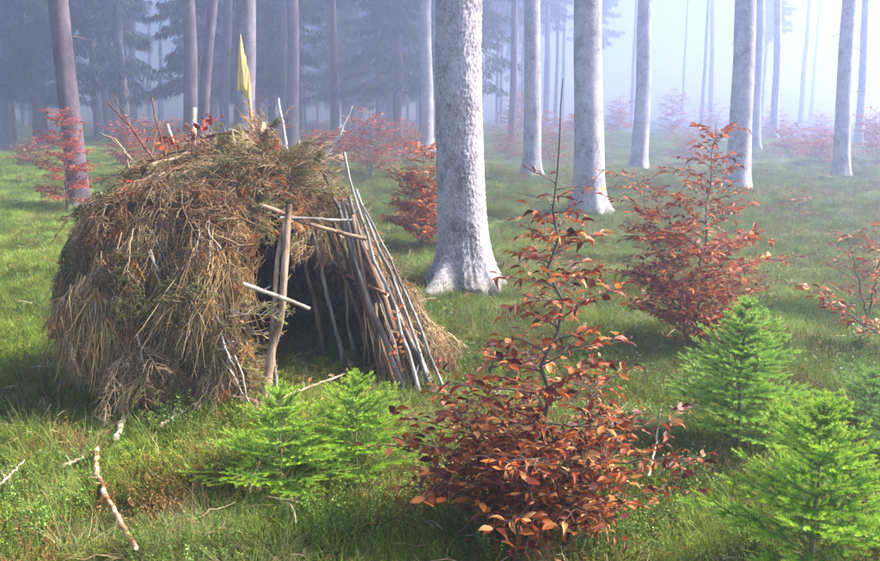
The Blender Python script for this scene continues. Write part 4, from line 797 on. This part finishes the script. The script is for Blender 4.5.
def leafy_tuft(seed, nst, h, rad, leaf, m, nm, per=14):
    g = np.random.default_rng(seed); mb = MB(); a = g.uniform(0, 6.28, nst); st = np.stack([np.cos(a), np.sin(a), 0 * a], -1) * (rad * np.sqrt(g.uniform(0, 1, nst)))[:, None]
    d = nrm(np.stack([np.cos(a) * .35, np.sin(a) * .35, np.ones(nst)], -1) + g.normal(0, .22, (nst, 3))); hh = h * g.uniform(.5, 1.15, nst); s = np.linspace(0, 1, 4)[None, :, None]; P = st[:, None] + d[:, None] * hh[:, None, None] * s + g.normal(0, .004, (nst, 4, 3)); V, F = tubes(P, .0012 * np.ones((nst, 4)), 3); mb.add(V, F, 0, .2)
    bi = np.repeat(np.arange(nst), per); C = len(bi); u = g.uniform(.2, 1, C); pos = st[bi] + d[bi] * (hh[bi] * u)[:, None]; ld = nrm(g.normal(0, 1, (C, 3)) * [1, 1, .5] + [0, 0, .35]); X, Y, Z = frame(ld, g.normal(0, .4, (C, 3)) + [0, 0, 1])
    V, F = stamp(SIMPLEV[0] * [1.15, 1, 1], SIMPLEF, pos, X, Y, Z, leaf * g.uniform(.6, 1.2, C)); mb.add(V, F, 0, np.repeat(np.clip(.25 + .6 * u + g.normal(0, .15, C), 0, 1), 4)); return mb.mesh(nm, M[m])
GT = [tuft(400 + i, 34, .07, .20, .07, .0016, .55, 'grass', 'grass_tuft', .6) for i in range(5)]
GF = [tuft(410 + i, 70, .03, .085, .08, .0014, .7, 'grass', 'fine_grass_tuft', .6) for i in range(4)]
DT = [tuft(420 + i, 30, .10, .26, .08, .0014, 1.1, 'dry_grass', 'dry_grass_tuft', 1.1) for i in range(5)]
BT = [leafy_tuft(430 + i, 12, .13, .07, .013, 'bilberry', 'bilberry_tuft') for i in range(4)]
MT = [leafy_tuft(440 + i, 46, .035, .07, .006, 'moss', 'moss_tuft', 9) for i in range(4)]
M['heath'] = leafy('rusty_heath_leaf', [(0, (.06, .03, .012)), (.4, (.20, .085, .025)), (.8, (.34, .20, .06)), (1, (.42, .34, .12))], True, .6, .2, .2, 30)
HT = [leafy_tuft(450 + i, 16, .10, .07, .010, 'heath', 'heath_tuft', 12) for i in range(4)]
def leaf_single(k, m='litter'): mb = MB(); mb.add(LEAF_KINDS[k], LEAFF, 0, .5); return mb.mesh('fallen_leaf', M[m])
LT = [leaf_single(k) for k in range(4)]
def inside_shelter(x, y): return ((x - SC[0]) / 1.1) ** 2 + ((y - SC[1]) / .95) ** 2 < 1
def field(name, T, dens, mask, s0, s1, tone_f, seed, ymax=60, upr=.25, grow=.10, inshelter=.25, z=0.):
    """dens(Y) tufts per square metre; grow: tufts get larger with distance"""
    g = np.random.default_rng(seed); X, Yv = [], []
    edges = np.concatenate([np.arange(2.3, 12, .7), np.geomspace(12, ymax, 12)])
    for a, b2 in zip(edges[:-1], edges[1:]):
        hw = b2 * .74 + .9; n = int(dens((a + b2) / 2) * 2 * hw * (b2 - a)); X.append(g.uniform(-hw, hw, n)); Yv.append(g.uniform(a, b2, n))
    x = np.concatenate(X); y = np.concatenate(Yv); keep = g.uniform(0, 1, len(x)) < mask(x, y); ins = inside_shelter(x, y); keep &= ~ins | (g.random(len(x)) < inshelter)
    for tx, ty, tr_ in TREES: keep &= (x - tx) ** 2 + (y - ty) ** 2 > (tr_ * 1.08) ** 2
    x, y = x[keep], y[keep]; n = len(x); sc_ = g.uniform(s0, s1, n) * (1 + grow * np.clip(y - 8, 0, 30) / 5); eu = np.stack([g.normal(0, upr, n), g.normal(0, upr, n), g.uniform(0, 6.28, n)], -1)
    scatter(name, np.stack([x, y, hgt(x, y) - .004 + z], -1), eu, sc_, np.clip(tone_f(x, y, g), 0, 1), T); print(name, n)
sig = lambda v: 1 / (1 + np.exp(-v))
px_of = lambda x, y: 440 + x / y * FPX
green_zone = lambda x, y: sig((y - 5.4) * 2.) * sig((-x / y - .30) * 14) + .7 * np.exp(-((x - 3.6) ** 2 + (y - 5.5) ** 2) / 3) + .4 * sig(ln(x, y, 3., 9) * 4 - 2)   # lush grass: left of the shelter, right middle
dry_zone = lambda x, y: np.clip(.42 + .35 * sig((5.2 - y) * 3) * sig((-x - .6) * 3) + .3 * np.exp(-((x - 3.2) ** 2 + (y - 9.5) ** 2) / 8) + .5 * ln(x, y, 1.6, 21) + .35 * np.exp(-((x - .4) ** 2 + (y - 5.) ** 2) / 1.5) + .25 * sig((x / y - .05) * 10) * sig(y - 7), 0, 1) * (1 - .75 * np.clip(green_zone(x, y), 0, 1))
dfun = lambda k: (lambda Y: k * (1 if Y < 7 else (7 / Y) ** 1.5))
field('grass', GT, dfun(150), lambda x, y: np.clip(.24 + .35 * sig((y - 4.6) * 2) + .5 * ln(x, y, 1.2, 5), .06, 1), .28, .66, lambda x, y, g: .50 + .16 * ln(x, y, 2., 6) + .14 * ln(x, y, 6., 61) + .35 * np.clip(green_zone(x, y), 0, 1) + g.normal(0, .12, len(x)), 1)
field('fine_grass', GF, dfun(420), lambda x, y: np.clip(.35 + .6 * np.clip(green_zone(x, y), 0, 1) + .3 * ln(x, y, .8, 7), 0, 1), .7, 1.3, lambda x, y, g: .43 + .22 * ln(x, y, 1.4, 8) + .14 * ln(x, y, 6., 61) + .42 * np.clip(green_zone(x, y), 0, 1) + g.normal(0, .12, len(x)), 2)
field('dry_grass', DT, dfun(170), dry_zone, .25, .55, lambda x, y, g: .42 + .2 * ln(x, y, 1.4, 10) + g.normal(0, .18, len(x)), 3, upr=.75)
field('bilberry_shrubs', BT, dfun(110), lambda x, y: np.clip(.3 + .9 * ln(x, y, 1.1, 12), 0, 1) * (1 - .7 * np.clip(green_zone(x, y), 0, 1)), .6, 1.2, lambda x, y, g: .5 + g.normal(0, .2, len(x)), 4, ymax=25)
field('moss', MT, dfun(330), lambda x, y: np.clip(.6 + .6 * ln(x, y, .9, 14), 0, 1), .8, 1.7, lambda x, y, g: .5 + .25 * ln(x, y, .7, 15) + g.normal(0, .12, len(x)), 5, ymax=30)
def patchy(x, y, wl, seed, th): return sig((ln(x, y, wl, seed) - th) * 9)
field('grass_clumps', GT, dfun(120), lambda x, y: patchy(x, y, .7, 71, .35), .5, .9, lambda x, y, g: .48 + .3 * np.clip(green_zone(x, y), 0, 1) + g.normal(0, .12, len(x)), 11, ymax=30)
field('straw_clumps', DT, dfun(110), lambda x, y: patchy(x, y, .9, 72, .45) * (1 - .8 * np.clip(green_zone(x, y), 0, 1)) + .6 * patchy(x, y, 2.2, 73, .1) * (x / y > .1) * (y > 7), .38, .75, lambda x, y, g: .6 + g.normal(0, .15, len(x)), 12, ymax=40, upr=.5)
field('rusty_heath', HT, dfun(150), lambda x, y: np.clip(-.05 + 1.1 * ln(x, y, 1.3, 31), 0, 1) * (1 - .6 * np.clip(green_zone(x, y), 0, 1)), .6, 1.2, lambda x, y, g: .45 + g.normal(0, .22, len(x)), 8, ymax=25)
field('fallen_leaves', LT, dfun(85), lambda x, y: np.clip(.3 + .5 * ln(x, y, 1.5, 16) + np.exp(-((x - .35) ** 2 + (y - 4) ** 2) / 1.5), 0, 1), .035, .055, lambda x, y, g: g.uniform(0, 1, len(x)), 6, ymax=30, upr=.5, inshelter=.6, grow=0, z=.035)
g = np.random.default_rng(8); n_ = 34; bx = _t1[0] + g.normal(.15, .42, n_); by = _t1[1] - .25 - np.abs(g.normal(0, .28, n_)); az_ = g.uniform(0, 6.28, n_)
scatter('dead_twig_litter', np.stack([bx, by, hgt(bx, by) + .03], -1), np.stack([g.normal(0, .15, n_), g.normal(0, .15, n_), az_], -1), g.uniform(.4, .95, n_), g.uniform(.3, .8, n_), SP_BARE)
def twig_single(seed, L=.3):
    g = np.random.default_rng(seed); n = 7; s = np.linspace(0, 1, n); P = np.stack([L * (s - .5), np.cumsum(g.normal(0, .02, n)) * L * 2, .03 + g.normal(0, .01, n)], -1); mb = MB(); V, F = tubes(P, .0035 * (1.2 - s), 4); mb.add(V, F, 0, .6)
    for k in (2, 4): d = np.array([.5, (1 if k == 2 else -1) * .6, .25]); V, F = tubes(np.array([P[k], P[k] + d * .06]), np.array([.002, .001]), 3); mb.add(V, F, 0, .7)
    return mb.mesh('twig', M['twig'])
field('fallen_twigs', [twig_single(500 + i) for i in range(4)], dfun(52), lambda x, y: np.clip(.5 + .5 * ln(x, y, 1.8, 18), 0, 1), .4, 1.1, lambda x, y, g: g.uniform(.3, 1, len(x)), 7, ymax=14, upr=.25, inshelter=1, grow=0, z=.02)
